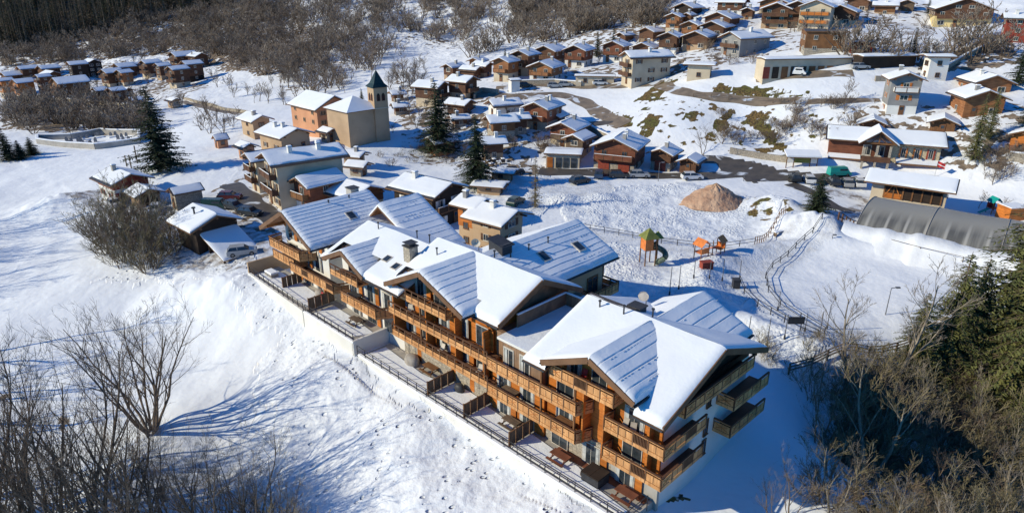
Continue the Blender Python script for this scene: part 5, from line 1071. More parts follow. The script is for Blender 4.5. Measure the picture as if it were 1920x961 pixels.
# railing along the terrace edge
def rail_line(pts, label, h=1.0, step=1.5, name='metal_railing', cat='railing', rails=(1.0, .55), m='darkmetal', pw=.05, group=None, par=True, drape=False):
    """pts: world points"""
    t = thing(name, label, cat, pts[0], 0, group); o = pts[0]; mb = MB(o); pl = []
    for a, b2 in zip(pts, pts[1:]):
        a = Vector(a); b2 = Vector(b2); n = max(1, int((b2-a).length/step)); prev = None
        for i in range(n+1):
            p = a+(b2-a)*i/n
            if drape: p.z = gridz(p.x, p.y)
            if i < n or b2 == Vector(pts[-1]): pl.append(p)
            if prev is not None:
                for r in rails: mb.beam(prev+Vector((0,0,r*h)), p+Vector((0,0,r*h)), pw, pw, m)
            prev = p.copy()
    mb.build('rail', t); pmb = MB(); pmb.box(-pw*.8,pw*.8,-pw*.8,pw*.8,-.5,h,m); pme = pmb.mesh('post')
    for p in pl[:98]: link('post', pme, t, Vector(p)-Vector(o))
    return t
rail_line([uv2w(-58.0,34.15,.3), uv2w(-40,34.17,.3), uv2w(-22.3,34.2,.3), uv2w(-22.2,37.0,.3)], 'dark steel railing running the whole length of the long resort terrace', .95, 1.5, rails=(1,.35), pw=.045)
rail_line([uv2w(-46.1,34.75,.15), uv2w(-23.4,34.9,.15)], 'thin inner rail half buried in the terrace snow', .35, 2.4, rails=(1,.5), pw=.035)
rail_line([uv2w(-68.8,34.1,1.6), uv2w(-58.5,34.05,1.6)], 'steel railing on the white wall of the raised terrace', .9, 1.3, rails=(1,.5), pw=.045)
rail_line([uv2w(-84,34.5,1.8), uv2w(-77,34.3,1.7), uv2w(-69.2,34.05,1.6)], 'snowy steel railing on the far end terrace wall', .9, 1.3, rails=(1,.5), pw=.045)

# ------------------------------------------------------------------ trees
def bare_proto(seed, H, stems, spread, lev, r0, fan=.35, bm='bark', tm='twig', kids=(5, 4, 4, 3), tw=1.0, sides=4, lean=0):
    rnd = random.Random(seed); T_ = MB(); Cn = MB()
    def grow(p, d, L, r, k):
        mb = T_ if k <= (1 if stems == 1 else 0) else Cn; m = bm if k <= 1 else tm; ns = 5 if k == 0 else (4 if k == 1 else 3)
        seg = 6 if k == 0 else (4 if k < 3 else 2); pts = [p]; rr = [r]; q = p.copy(); dd = d.copy(); dirs = []
        for i in range(seg):
            dd = (dd + Vector((rnd.gauss(0, .10), rnd.gauss(0, .10), rnd.gauss(.05, .07)))).normalized(); q = q + dd*L/seg; pts.append(q.copy()); dirs.append(dd.copy()); rr.append(max(r*(1-.80*(i+1)/seg), .006*tw))
        mb.tube(pts, rr, ns, m)
        if k < lev:
            n = kids[min(k, len(kids)-1)]
            for c in range(n):
                t = rnd.uniform(.28 if k == 0 and stems == 1 else .22, .98)*seg; i = min(int(t), seg-1); b = pts[i]+(pts[i+1]-pts[i])*(t-i); base = dirs[i]
                ax = Vector((rnd.gauss(0,1), rnd.gauss(0,1), rnd.gauss(0,.4))); ax = (ax - base*ax.dot(base)).normalized(); a = rnd.uniform(.35, .85)
                nd = (base*math.cos(a)+ax*math.sin(a)); nd.z += .12; nd.normalize()
                grow(b, nd, L*rnd.uniform(.34, .58)*(1-.35*t/seg), max(r*(1-.8*t/seg)*.55, .008*tw), k+1)
    for s in range(stems):
        a = s*2.4+rnd.random()*.7; f = spread*(.25+.75*rnd.random()) if stems > 1 else lean; d = Vector((math.cos(a)*f, math.sin(a)*f, 1)).normalized()
        grow(Vector((math.cos(a)*fan*.4*(stems > 1), math.sin(a)*fan*.4*(stems > 1), -.2)), d, H*rnd.uniform(.72, 1.0), r0*rnd.uniform(.6, 1), 0)
    return (T_.mesh('trunk'), Cn.mesh('crown'), H)
def spruce_proto(seed, H, wr, whorls, bpw, dens, m='spruce', droop=.25, trunkm='bark', gap=.0):
    rnd = random.Random(seed); T_ = MB(); Cn = MB(); T_.tube([(0,0,-.5),(0,0,H*.5),(0,0,H)], [H*.018, H*.011, .02], 7, trunkm); mi_ = Cn.mi(m)
    for w in range(whorls):
        f = (w+.4)/whorls; z = H*(.05+.94*f); Lb = wr*(1-f)**.80*rnd.uniform(.8, 1.12)+.15
        for b in range(max(4, int(bpw*(1-f*.4)))):
            if rnd.random() < gap: continue
            a = rnd.random()*6.283; L = Lb*rnd.uniform(.62, 1.15); ca, sa = math.cos(a), math.sin(a); n = max(2, int(L*dens)); zz = z+rnd.uniform(-.3, .3)*H/whorls
            for i in range(n):
                t = (i+rnd.random()*.8)/n; r = L*t; dz = .10*L*t - droop*L*t*t*1.3; wd = (.16+.28*(1-t))*(.5+.5*min(1, L/2))*rnd.uniform(.7, 1.3)
                for s in (-1, 1):
                    x0, y0 = ca*r, sa*r; ln = wd*rnd.uniform(.9, 1.9); a2 = a+s*rnd.uniform(.5, 1.25); x1, y1 = x0+math.cos(a2)*ln, y0+math.sin(a2)*ln; z1 = zz+dz-rnd.uniform(.02, .32)*ln; hw = wd*.30
                    px_, py_ = -math.sin(a2)*hw, math.cos(a2)*hw; j = Cn.vs([(x0-px_*.5, y0-py_*.5, zz+dz), (x0+px_*.5, y0+py_*.5, zz+dz+rnd.uniform(-.05,.1)), (x1+px_*.8, y1+py_*.8, z1), (x1-px_*.5+math.cos(a2)*hw, y1-py_*.5+math.sin(a2)*hw, z1-rnd.uniform(0,.15))]); Cn.f.append((j,j+1,j+2,j+3)); Cn.m.append(mi_)
            Cn.tube([(0,0,zz),(ca*L*.5, sa*L*.5, zz+.02*L),(ca*L*.97, sa*L*.97, zz+.10*L-droop*1.3*L)], [.03+.006*L,.02,.008], 3, trunkm)
    return (T_.mesh('trunk'), Cn.mesh('crown'), H)
PB = {}
PB['fan'] = bare_proto(3, 12, 11, .56, 3, .14, .5, kids=(8, 5, 3), tw=1.1)
PB['tallA'] = bare_proto(5, 12, 1, 0, 3, .17, kids=(11, 6, 4), tw=1.1)
PB['tallB'] = bare_proto(8, 12, 2, .35, 3, .15, kids=(9, 5, 4), tw=1.1)
PB['tallC'] = bare_proto(14, 11, 3, .45, 3, .12, kids=(8, 5, 4), tw=1.1, tm='twiggrey')
PB['pale'] = bare_proto(21, 12, 1, .15, 3, .24, kids=(13, 7, 4), bm='palebark', tm='twiggrey', tw=2.0)
PB['paleB'] = bare_proto(22, 12, 2, .5, 3, .20, kids=(8, 6, 4), bm='palebark', tm='twigolive', tw=1.2)
PB['bushA'] = bare_proto(31, 4, 9, .9, 2, .05, .9, kids=(9, 6), tm='twigolive', tw=1.6)
PB['bushB'] = bare_proto(32, 4, 11, .9, 2, .05, .9, kids=(9, 6), tm='twig', tw=1.6)
PB['bushC'] = bare_proto(33, 5, 8, .7, 3, .06, .9, kids=(7, 5, 3), tm='twigolive', bm='palebark', tw=1.5)
PB['midA'] = bare_proto(41, 8, 1, 0, 2, .16, kids=(13, 7), tw=4)
PB['midB'] = bare_proto(42, 8, 2, .4, 2, .14, kids=(10, 7), tw=4, tm='twiggrey')
PB['midC'] = bare_proto(43, 7, 3, .5, 2, .12, kids=(8, 6), tw=4)
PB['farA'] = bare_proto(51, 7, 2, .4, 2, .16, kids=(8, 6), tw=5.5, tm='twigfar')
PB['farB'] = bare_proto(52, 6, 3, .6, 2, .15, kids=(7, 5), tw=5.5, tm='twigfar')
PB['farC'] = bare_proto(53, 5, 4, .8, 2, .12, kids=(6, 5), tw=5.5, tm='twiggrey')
PB['spruce'] = spruce_proto(61, 16, 4.2, 40, 13, 4.2)
PB['spruceB'] = spruce_proto(62, 14, 3.2, 34, 12, 4.2, droop=.15)
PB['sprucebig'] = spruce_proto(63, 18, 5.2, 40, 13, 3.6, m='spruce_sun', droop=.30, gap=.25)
PB['larch'] = spruce_proto(64, 14, 2.6, 26, 8, 3.0, m='twigolive', droop=.1, gap=.25)
PB['sprfar'] = spruce_proto(65, 14, 3.0, 12, 8, 1.6)
def tree(proto, label, x, y, z, h, cat='tree', name='bare_tree', group=None, rz=None, wide=1.0, rnd=random):
    tm_, cm, H0 = PB[proto]; s = h/H0; t = thing(name, label, cat, (x, y, z), random.random()*6.28 if rz is None else rz, group)
    link('trunk', tm_, t, (0,0,0), 0, (s*wide, s*wide, s)); link('crown', cm, t, (0,0,0), 0, (s*wide, s*wide, s)); return t
def top_h(x, y, z, ytop):
    lo, hi = .5, 60
    for _ in range(30):
        m_ = (lo+hi)/2
        if proj(x, y, z+m_)[1] > ytop: lo = m_
        else: hi = m_
    return lo
def tpx(proto, label, px, py, ytop, **k):
    x, y, z = G(px, py); k.setdefault('name', 'spruce_tree' if proto.startswith('spr') else 'bare_tree'); k.setdefault('cat', 'tree'); return tree(proto, label, x, y, z-.1, top_h(x, y, z, ytop), **k)
random.seed(7)
# conifers
gs = None
tpx('spruceB', 'big dark spruce standing alone left of the church, shading a bare shrub', 300, 322, 158, wide=1.6)
tpx('spruceB', 'tall dark spruce in the village, left of the two in front of the stone house', 820, 288, 152, wide=1.7)
tpx('spruce', 'broad dark spruce right of the two in front of the stone house', 892, 350, 212, wide=1.35)
tpx('larch', 'thin sparse larch beside the parked cars', 1003, 388, 290, name='larch_tree')
tpx('spruceB', 'dark green spruce at the car park between sports building and sawdust heap', 1529, 402, 323, wide=1.9)
tpx('spruceB', 'slim spruce above the middle village, left of the wide chalets', 1119, 108, 58); tpx('spruceB', 'small spruce beside the rounded snowy roof', 1150, 82, 50)
tpx('spruceB', 'tiny spruce behind the orange lit gable of the middle village', 947, 112, 88); tpx('spruceB', 'small spruce below the big yellow chalet', 1711, 102, 50); tpx('spruceB', 'low spruce right of the one below the big yellow chalet', 1735, 104, 68)
tpx('spruceB', 'little spruce left of the church tower', 679, 195, 164); tpx('spruceB', 'spruce at the top edge near the pale barn', 1738, 30, -8)
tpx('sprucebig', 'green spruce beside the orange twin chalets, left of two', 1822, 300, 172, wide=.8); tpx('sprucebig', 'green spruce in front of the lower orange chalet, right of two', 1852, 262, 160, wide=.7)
tpx('spruceB', 'dark spruce at the right edge above the orange chalets', 1905, 160, 55); tpx('spruceB', 'dark spruce cut by the right edge', 1935, 240, 90)
tpx('spruceB', 'dark spruce shrub at the left edge beside the cemetery', 14, 300, 238, wide=1.8); tpx('spruceB', 'rounded dark evergreen next to the cemetery wall', 60, 290, 256, wide=2.4); tpx('spruceB', 'low evergreen between the left edge pair by the cemetery', 38, 298, 262, wide=2.4)
for i, (px, py, yt) in enumerate([(310,74,30),(92,96,62),(148,70,40),(260,48,10),(202,55,25),(505,20,-12),(60,70,25),(20,75,20)]):
    tpx('sprfar', ['lone tall spruce on the snowy gap above the hamlet', 'dark spruce left among the bare woods above the hamlet', 'spruce amid brown woods above the broad barn', 'dark spruce near the top edge above the hamlet', 'spruce between two others high above the hamlet', 'spruce at the top edge over the hillside gap', 'spruce at the shaded forest edge, left', 'spruce at the shaded forest edge, far left'][i], px, py, yt, wide=1.1)
# large conifers at the right
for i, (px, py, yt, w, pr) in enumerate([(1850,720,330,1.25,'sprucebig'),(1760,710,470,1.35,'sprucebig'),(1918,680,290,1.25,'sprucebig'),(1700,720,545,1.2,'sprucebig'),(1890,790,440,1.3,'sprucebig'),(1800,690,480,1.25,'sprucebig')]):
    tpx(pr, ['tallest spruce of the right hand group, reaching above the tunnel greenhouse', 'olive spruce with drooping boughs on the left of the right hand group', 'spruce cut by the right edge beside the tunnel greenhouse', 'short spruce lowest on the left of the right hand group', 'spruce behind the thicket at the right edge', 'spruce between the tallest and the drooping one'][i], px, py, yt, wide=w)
# foreground bare trees, left
tpx('fan', 'large bare many stemmed tree spreading like a fan on the open snow', 285, 812, 580, wide=1.1, rz=1.0)
LT = [(30,975,655,'tallB'),(75,1000,690,'tallC'),(118,985,690,'tallA'),(150,1010,668,'tallB'),(172,990,670,'tallC'),(205,1005,650,'tallA'),(238,990,700,'tallB'),(8,930,660,'tallC'),(55,1040,740,'fan'),(262,1010,760,'tallA'),(-20,980,650,'tallB'),(130,1060,760,'tallC'),(200,1075,790,'tallB'),
      (-10,1060,760,'fan'),(60,960,770,'tallA'),(95,1020,790,'tallC'),(180,1030,780,'tallB'),(230,1050,810,'fan'),(300,1040,850,'tallC')]
for px, py, yt, pr in LT: tpx(pr, 'bare slender tree in the thicket at the lower left corner', px, py, yt-15, wide=.85, group='bare trees at the lower left corner')
for px, py, yt in [(330,985,835),(372,1000,835),(430,985,850),(455,1000,870),(500,985,855),(520,1010,880),(395,1030,880),(560,1040,900),(280,985,870)]: tpx('tallC', 'thin bare sapling along the bottom edge left of the centre', px, py, yt, group='bare saplings along the bottom edge', wide=1.1)
for i in range(12): tpx(['tallA','tallB','tallC'][i%3], 'bare slender tree in the thicket at the lower left corner', 240+i*24, 975+(i*37)%60, 800+(i*29)%55, group='bare trees at the lower left corner')
for i in range(8):
    px, py = random.uniform(-20, 560), random.uniform(930, 1080); tpx(random.choice(['bushB','bushC','bushB']), 'low brown bush under the lower left trees', px, py, py-random.uniform(60, 110), name='bush', cat='bush', group='bushes under the lower left trees')
# trees beyond the left edge whose shadows cross the meadow
for i, (x, y) in enumerate([(-62,62),(-66,56),(-72,66),(-58,50),(-70,74),(-98,92),(-104,98),(-92,86),(-108,88),(-50,38),(-46,34),(-56,42),(-42,30),(-38,27),(-62,45),(-34,29),(-52,48)]): tree(['tallA','tallB','tallC'][i%3], 'bare tree in the wood beyond the left edge', x, y, gz(x, y), 12+3*((i*7)%3), group='bare trees beyond the left edge', name='bare_tree', wide=1.2)
for i, (x, y) in enumerate([(-102,101),(-106,108),(-101,113),(-112,104),(-118,110),(-108,117),(-124,113),(-116,98)]): tree(['tallA','tallB','tallC'][i%3], 'tall bare tree in the wood beyond the left edge', x, y, gz(x, y), 17+2*((i*5)%4), group='tall bare trees beyond the left edge', name='bare_tree', wide=1.0)
# scrub beside the barn
for i in range(16):
    px, py = [(215,440),(250,470),(285,455),(200,480),(240,420),(300,480),(270,500),(225,505),(190,450),(255,445),(235,490),(305,440),(275,425),(210,465),(320,465),(290,500)][i]
    tpx(['bushC','bushB','bushC','tallC'][i%4], 'dense brown shrub of the clump left of the old barn', px, py, py-random.uniform(55, 85), name='shrub', cat='shrub', group='shrub clump by the old barn', wide=1.15); tpx('bushA', 'dense brown shrub of the clump left of the old barn', px+random.uniform(-12, 12), py+random.uniform(-8, 8), py-random.uniform(45, 65), name='shrub', cat='shrub', group='shrub clump by the old barn', wide=1.2)
# right hand side
tpx('pale', 'bare pale tree rising over the practice pitch, left of two', 1585, 730, 540, wide=1.1); tpx('pale', 'bare pale tree rising over the practice pitch, right of two', 1672, 745, 498, wide=1.0); tpx('tallC', 'bare tree with dark forked trunk in the blue shade right of the near block', 1530, 830, 640, wide=.9)
tpx('paleB', 'thick forked pale tree in the middle of the right thicket', 1625, 915, 690, wide=1.0); tpx('tallC', 'bare sapling on the sunlit snow at the bottom right', 1480, 975, 855, wide=1.1); tpx('tallB', 'bare bush like tree at the bottom centre right', 1440, 985, 880)
tpx('tallB', 'bare spreading tree on the snow bank above the bus shelter', 1318, 292, 228, wide=1.3); tpx('midA', 'bare rounded tree beside the upper path', 1584, 190, 138, wide=1.4); tpx('midB', 'bare upright shrub left of the log cabin', 1595, 248, 190, wide=1.3)
tpx('midA', 'pollarded round tree by the sports building, left of two', 1835, 390, 352, wide=1.3); tpx('midA', 'pollarded round tree by the sports building, right of two', 1878, 398, 365, wide=1.3)
poly = [(1475,700),(1560,692),(1760,660),(1960,640),(2000,1080),(1560,1080),(1545,900),(1560,850),(1490,800)]
cnt = 0
while cnt < 95:
    px, py = random.uniform(1480, 2000), random.uniform(690, 1080)
    if not inpoly(np.array([px]), np.array([py]), poly)[0]: continue
    h = random.uniform(65, 150)
    if py-h < 640: h = max(30, py-650)
    tpx(random.choice(['paleB','tallC','tallB','pale','tallA','bushC']), 'bare tree in the tangled thicket at the lower right', px, py, py-h, group='thicket of bare trees at the lower right', wide=1.15); cnt += 1
for i in range(70):
    px, py = random.uniform(1540, 1990), random.uniform(720, 1080)
    if px < 1600 and py < 800: continue
    tpx(random.choice(['bushA','bushC','bushA','bushB']), 'olive brown bush in the tangled thicket at the lower right', px, py, py-random.uniform(50, 100), name='bush', cat='bush', group='bushes in the lower right thicket', wide=1.3)
for i in range(22):
    px = random.uniform(1420, 1600); py = random.uniform(640, 690); tpx('bushC', 'low brown bush along the wooden fence', px, py, py-random.uniform(18, 45), name='bush', cat='bush', group='bushes along the wooden fence')
# scattered trees and scrub on the slopes
def scatter(polypx, n, protos, hr, label, group, seed, name='bare_tree', cat='tree', wide=1.2, clump=0):
    rnd = random.Random(seed); xs = [p[0] for p in polypx]; ys = [p[1] for p in polypx]; out = []
    while len(out) < n:
        px, py = rnd.uniform(min(xs), max(xs)), rnd.uniform(min(ys), max(ys))
        if not inpoly(np.array([px]), np.array([py]), polypx)[0]: continue
        if clump and float(fbm(np.array([px/clump]), np.array([py/clump*1.7]), 2)[0]) < .47: continue
        out.append((px, py))
    for px, py in out:
        x, y, z = G(px, py); tree(rnd.choice(protos), label, x, y, z-.1, rnd.uniform(*hr), name=name, cat=cat, group=group, wide=wide*rnd.uniform(.85, 1.25))
scatter([(0,205),(110,190),(260,215),(270,245),(130,255),(0,250)], 34, ['midC','farC','midB'], (3,5.5), 'low leafless tree in the brown scrub between hamlet and cemetery', 'scrub trees above the cemetery', 1, wide=1.6)
scatter([(0,118),(390,100),(400,170),(250,205),(100,195),(0,190)], 44, ['midC','midA'], (3,6.5), 'bare dark tree between the chalets of the hamlet', 'bare trees in the hamlet', 31)
scatter([(335,195),(450,222),(440,250),(345,250)], 14, ['midB','midC'], (3,6), 'leafless tree on the snow bank below the slanting lane', 'trees below the slanting lane', 2)
scatter([(360,150),(560,120),(560,200),(450,195)], 26, ['midA','midB'], (5,8), 'bare tree on the snow slope right of the hamlet', 'bare trees right of the hamlet', 3, clump=30)
scatter([(560,100),(800,90),(790,180),(640,175),(540,170)], 42, ['midA','midB','midC'], (5,9), 'bare tree on the snowy slope behind the church', 'bare trees behind the church', 4, clump=40)
scatter([(1440,190),(1600,195),(1600,262),(1490,270)], 26, ['midB','bushB'], (2,3.5), 'thin pale bush on the snowy bank above the village hall', 'bushes above the village hall', 5, name='bush', cat='bush')
scatter([(1340,205),(1480,250),(1470,285),(1350,270)], 16, ['midC','bushB'], (2,4), 'thin bush on the grassy bank above the road bend', 'bushes above the road bend', 6, name='bush', cat='bush')
scatter([(1760,75),(1870,70),(1870,125),(1740,120)], 18, ['midA','midC'], (2.5,4.5), 'bare tree below the big yellow chalet', 'bare trees below the yellow chalet', 8)
scatter([(1800,295),(1920,290),(1920,350),(1850,345)], 16, ['midB','bushB'], (2,4), 'pale bush on the snow right of the village hall', 'bushes right of the village hall', 9, name='bush', cat='bush')
scatter([(700,150),(800,150),(790,260),(735,260)], 12, ['midB','midC'], (3,6), 'bare tree between the church tower and the village', 'bare trees beside the church tower', 10)
scatter([(690,275),(800,275),(850,310),(740,320)], 12, ['bushB','bushC'], (1,2), 'low bush on the shaded church bank', 'bushes on the shaded church bank', 12, name='bush', cat='bush')
def mass(name, label, cat, regs, seed, hr):
    """a wood that reads as one mass, baked into one mesh"""
    rnd = random.Random(seed); Vs, Fs, Ms = [], [], []; mats = []; base = 0; protos = {}
    for polypx, n, prs, clump in regs:
        xs = [p[0] for p in polypx]; ys = [p[1] for p in polypx]; k = 0
        while k < n:
            px, py = rnd.uniform(min(xs), max(xs)), rnd.uniform(min(ys), max(ys))
            if not inpoly(np.array([px]), np.array([py]), polypx)[0]: continue
            if clump and float(fbm(np.array([px/clump]), np.array([py/clump*1.7]), 3)[0]) < .46: continue
            x, y, z = G(px, py); pr = rnd.choice(prs); k += 1
            for which in (0, 1):
                me_ = PB[pr][which]; key = (pr, which)
                if key not in protos:
                    v = np.empty(len(me_.vertices)*3); me_.vertices.foreach_get('co', v); f = np.empty(len(me_.loops), int); me_.loops.foreach_get('vertex_index', f); mi_ = np.empty(len(me_.polygons), int); me_.polygons.foreach_get('material_index', mi_)
                    mm = []
                    for q in me_.materials:
                        if q not in mats: mats.append(q)
                        mm.append(mats.index(q))
                    protos[key] = (v.reshape(-1, 3), f.reshape(-1, 4), np.array(mm)[mi_])
                v, f, mi2 = protos[key]; s = rnd.uniform(*hr)/PB[pr][2]; a = rnd.random()*6.28; c_, s_ = math.cos(a), math.sin(a); w = s*rnd.uniform(1.1, 1.7) if 'far' in pr and pr != 'sprfar' else s
                Vs.append(np.stack([(v[:,0]*c_-v[:,1]*s_)*w+x, (v[:,0]*s_+v[:,1]*c_)*w+y, v[:,2]*s+z-.2], 1)); Fs.append(f+base); Ms.append(mi2); base += len(v)
    V_, F_, M_ = np.concatenate(Vs), np.concatenate(Fs), np.concatenate(Ms); me_ = bpy.data.meshes.new(name); me_.vertices.add(len(V_)); me_.vertices.foreach_set('co', V_.astype(np.float32).ravel()); me_.loops.add(F_.size); me_.loops.foreach_set('vertex_index', F_.astype(np.int32).ravel())
    me_.polygons.add(len(F_)); me_.polygons.foreach_set('loop_start', (np.arange(len(F_))*4).astype(np.int32)); me_.polygons.foreach_set('loop_total', np.full(len(F_), 4, np.int32))
    for q in mats: me_.materials.append(q)
    me_.polygons.foreach_set('material_index', M_.astype(np.int32)); me_.update(calc_edges=True); o = bpy.data.objects.new(name, me_); C.objects.link(o); tag(o, label, cat, kind='stuff'); return o
scatter([(960,100),(1300,60),(1420,60),(1430,120),(1280,150),(1100,160),(960,150)], 30, ['midC','bushB'], (2,4), 'bare garden shrub among the upper village chalets', 'garden shrubs of the upper village', 21, name='shrub', cat='shrub')
scatter([(740,190),(1000,190),(1060,300),(960,340),(780,300)], 24, ['midC','bushB'], (2,4), 'bare garden shrub among the old village houses', 'garden shrubs of the old village', 22, name='shrub', cat='shrub')
scatter([(1420,20),(1740,40),(1740,90),(1560,80),(1420,110)], 18, ['midC','midB'], (2,5), 'bare shrub between the top right chalets', 'shrubs between the top right chalets', 23, name='shrub', cat='shrub')
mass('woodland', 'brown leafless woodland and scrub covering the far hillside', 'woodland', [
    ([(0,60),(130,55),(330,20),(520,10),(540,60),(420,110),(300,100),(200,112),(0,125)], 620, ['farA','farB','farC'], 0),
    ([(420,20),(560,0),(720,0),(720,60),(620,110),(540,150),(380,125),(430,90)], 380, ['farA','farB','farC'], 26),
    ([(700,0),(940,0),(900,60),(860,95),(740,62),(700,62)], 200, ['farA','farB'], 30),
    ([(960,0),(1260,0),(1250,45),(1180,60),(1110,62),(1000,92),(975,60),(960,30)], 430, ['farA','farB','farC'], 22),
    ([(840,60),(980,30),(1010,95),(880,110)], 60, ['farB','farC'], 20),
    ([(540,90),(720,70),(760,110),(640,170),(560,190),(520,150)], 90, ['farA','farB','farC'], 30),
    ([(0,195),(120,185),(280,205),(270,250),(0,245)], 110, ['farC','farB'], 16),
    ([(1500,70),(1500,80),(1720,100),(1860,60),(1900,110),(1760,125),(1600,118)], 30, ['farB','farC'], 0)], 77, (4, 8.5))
mass('spruce_forest', 'dark spruce forest in shade at the top left of the hillside', 'forest', [
    ([(-10,-40),(540,-40),(480,14),(330,36),(220,58),(120,85),(-10,110)], 900, ['sprfar'], 0),
    ([(430,-20),(1250,-20),(1250,4),(900,3),(560,6)], 60, ['sprfar'], 30)], 78, (14, 24))

# ------------------------------------------------------------------ vehicles
def car(px, py, rz, paint, label, kind='car', s=1.0):
    x, y, z = G(px, py); t = thing('parked_' + ('van' if kind != 'car' else 'car'), label, 'van' if kind != 'car' else 'car', (x, y, z+.08), R(rz), 'vehicles parked in the village'); t.scale = (.85,)*3 if kind != 'car' else (1,1,1)
    L, Wd = (4.2, 1.76) if kind == 'car' else (5.2, 2.0); pr = [(-L/2,.3),(L/2,.3),(L/2,.62),(L/2-.15,.82),(L/2-1.1,.95),(-L/2+.1,.98),(-L/2,.8)] if kind == 'car' else [(-L/2,.35),(L/2,.35),(L/2,.8),(L/2-.5,1.1),(-L/2,1.15)]
    cb = [(-L/2+.15,.96),(L/2-1.1,.94),(L/2-1.75,1.46),(-L/2+.55,1.48)] if kind == 'car' else [(-L/2+.02,1.14),(L/2-.5,1.08),(L/2-1.1,2.0),(-L/2+.05,2.1)]
    def ext(poly, w0, w1, m):
        mb = MB(); n = len(poly); zs = [p[1] for p in poly]; f = lambda z: w0+(w1-w0)*(z-min(zs))/(max(zs)-min(zs)); i = mb.vs([(p[0], -f(p[1]), p[1]) for p in poly]+[(p[0], f(p[1]), p[1]) for p in poly]); k = mb.mi(m)
        mb.f.append(tuple(range(i, i+n))); mb.m.append(k); mb.f.append(tuple(range(i+2*n-1, i+n-1, -1))); mb.m.append(k)
        for q in range(n): j = (q+1) % n; mb.f.append((i+q, i+n+q, i+n+j, i+j)); mb.m.append(k)
        return mb
    ext(pr, Wd/2, Wd/2-.03, paint).build('body', t); g = ext(cb, Wd/2-.05, Wd/2-.25, 'glass' if kind == 'car' else paint); g.build('window' if kind == 'car' else 'cabin', t)
    zt = max(p[1] for p in cb); xs = [p[0] for p in cb if p[1] > zt-.15]; mb = MB(); mb.box(min(xs)-.05, max(xs)+.05, -Wd/2+.22, Wd/2-.22, zt-.03, zt+.04, paint)
    for xx in ((min(xs)+max(xs))/2, ): mb.box(xx-.05, xx+.05, -Wd/2+.10, Wd/2-.10, .95, zt-.02, paint) if kind == 'car' else None
    mb.build('roof', t)
    if kind != 'car':
        for s_ in (-1, 1): mb = MB(); mb.box(-.3, L/2-1.1, s_*(Wd/2-.13)-.03, s_*(Wd/2-.13)+.03, 1.25, 1.8, 'glass'); mb.build('window', t)
        mb = MB(); mb.beam((L/2-.56,-.8,1.25),(L/2-.56,.8,1.25),.06,.1,'glass'); mb.hexa([(L/2-.62,-.78,1.2),(L/2-.55,-.78,1.2),(L/2-.55,.78,1.2),(L/2-.62,.78,1.2),(L/2-1.0,-.68,1.85),(L/2-.93,-.68,1.85),(L/2-.93,.68,1.85),(L/2-1.0,.68,1.85)],'glass'); mb.build('windscreen', t)
    wm = MB(); wm.tube([(0,-.12,0),(0,.12,0)], .33, 14, 'tyre', True); wm.tube([(0,-.13,0),(0,.13,0)], .19, 10, 'metal', True); wme = wm.mesh('wheel')
    for a in (-1, 1):
        for b in (-1, 1): link('wheel', wme, t, (a*L*.31, b*(Wd/2-.1), .33))
        mb = MB(); mb.box(L/2-.12, L/2+.02, a*.62-.16, a*.62+.16, .62, .76, 'lampglass'); mb.build('headlight', t)
    return t
for a in [(1297,337,5,'car_white','white estate car parked at the edge of the snowfield'),(1123,332,80,'car_blue','dark blue car in shade below the four-garage chalet'),(1160,333,0,'car_dark','black car in blue shade, right of the dark blue one'),(1198,333,0,'car_silver','silver blue car at the end of the shaded row'),(1087,343,30,'car_dark','dark green black car in front of the shaded row','car'),
          (216,388,-50,'car_white','small white car beside the red banded house'),(292,399,-75,'car_white','white car parked by the double garage'),(440,393,-30,'car_dark','black car, upper of the pair beside the old barn'),(470,404,-20,'car_dark','black car, lower of the pair beside the old barn'),(432,374,0,'car_maroon','dark red car under snow below the lane'),(405,392,-5,'car_green','dark green van behind the old barn','van'),
          (455,478,20,'car_silver','silver car under snow on the yard next to the old barn'),(1572,330,5,'teal','bright teal van in front of the village hall','van'),(1489,339,80,'car_dark','dark car left of the spruce at the car park'),(1516,342,80,'car_white','white car half hidden by the spruce at the car park'),(1562,346,80,'car_dark','black car right of the spruce at the car park'),
          (1586,349,80,'car_silver','silver car between black and white ones at the car park'),(1608,352,80,'car_white','white car next to the sports building'),(1493,141,-30,'car_white','white camper van in front of the long garage row','van'),(1472,138,0,'car_silver','small silver car left of the white camper van'),
          (1612,130,0,'car_silver','grey car at the mouth of the carport'),(1660,122,0,'car_dark','dark car inside the carport'),(985,164,10,'car_dark','black car beside the plain white hut'),(1040,165,0,'car_silver','silver car parked along the gravel road'),(1060,163,0,'car_silver','grey car right of the silver one along the gravel road'),
          (1125,160,0,'car_white','white car in front of the low garages'),(965,327,10,'car_dark','dark car near the flat sheds'),(967,384,60,'car_green','dark green car under the larch'),(930,352,0,'car_blue','blue car between the two flat sheds')]: car(*a)

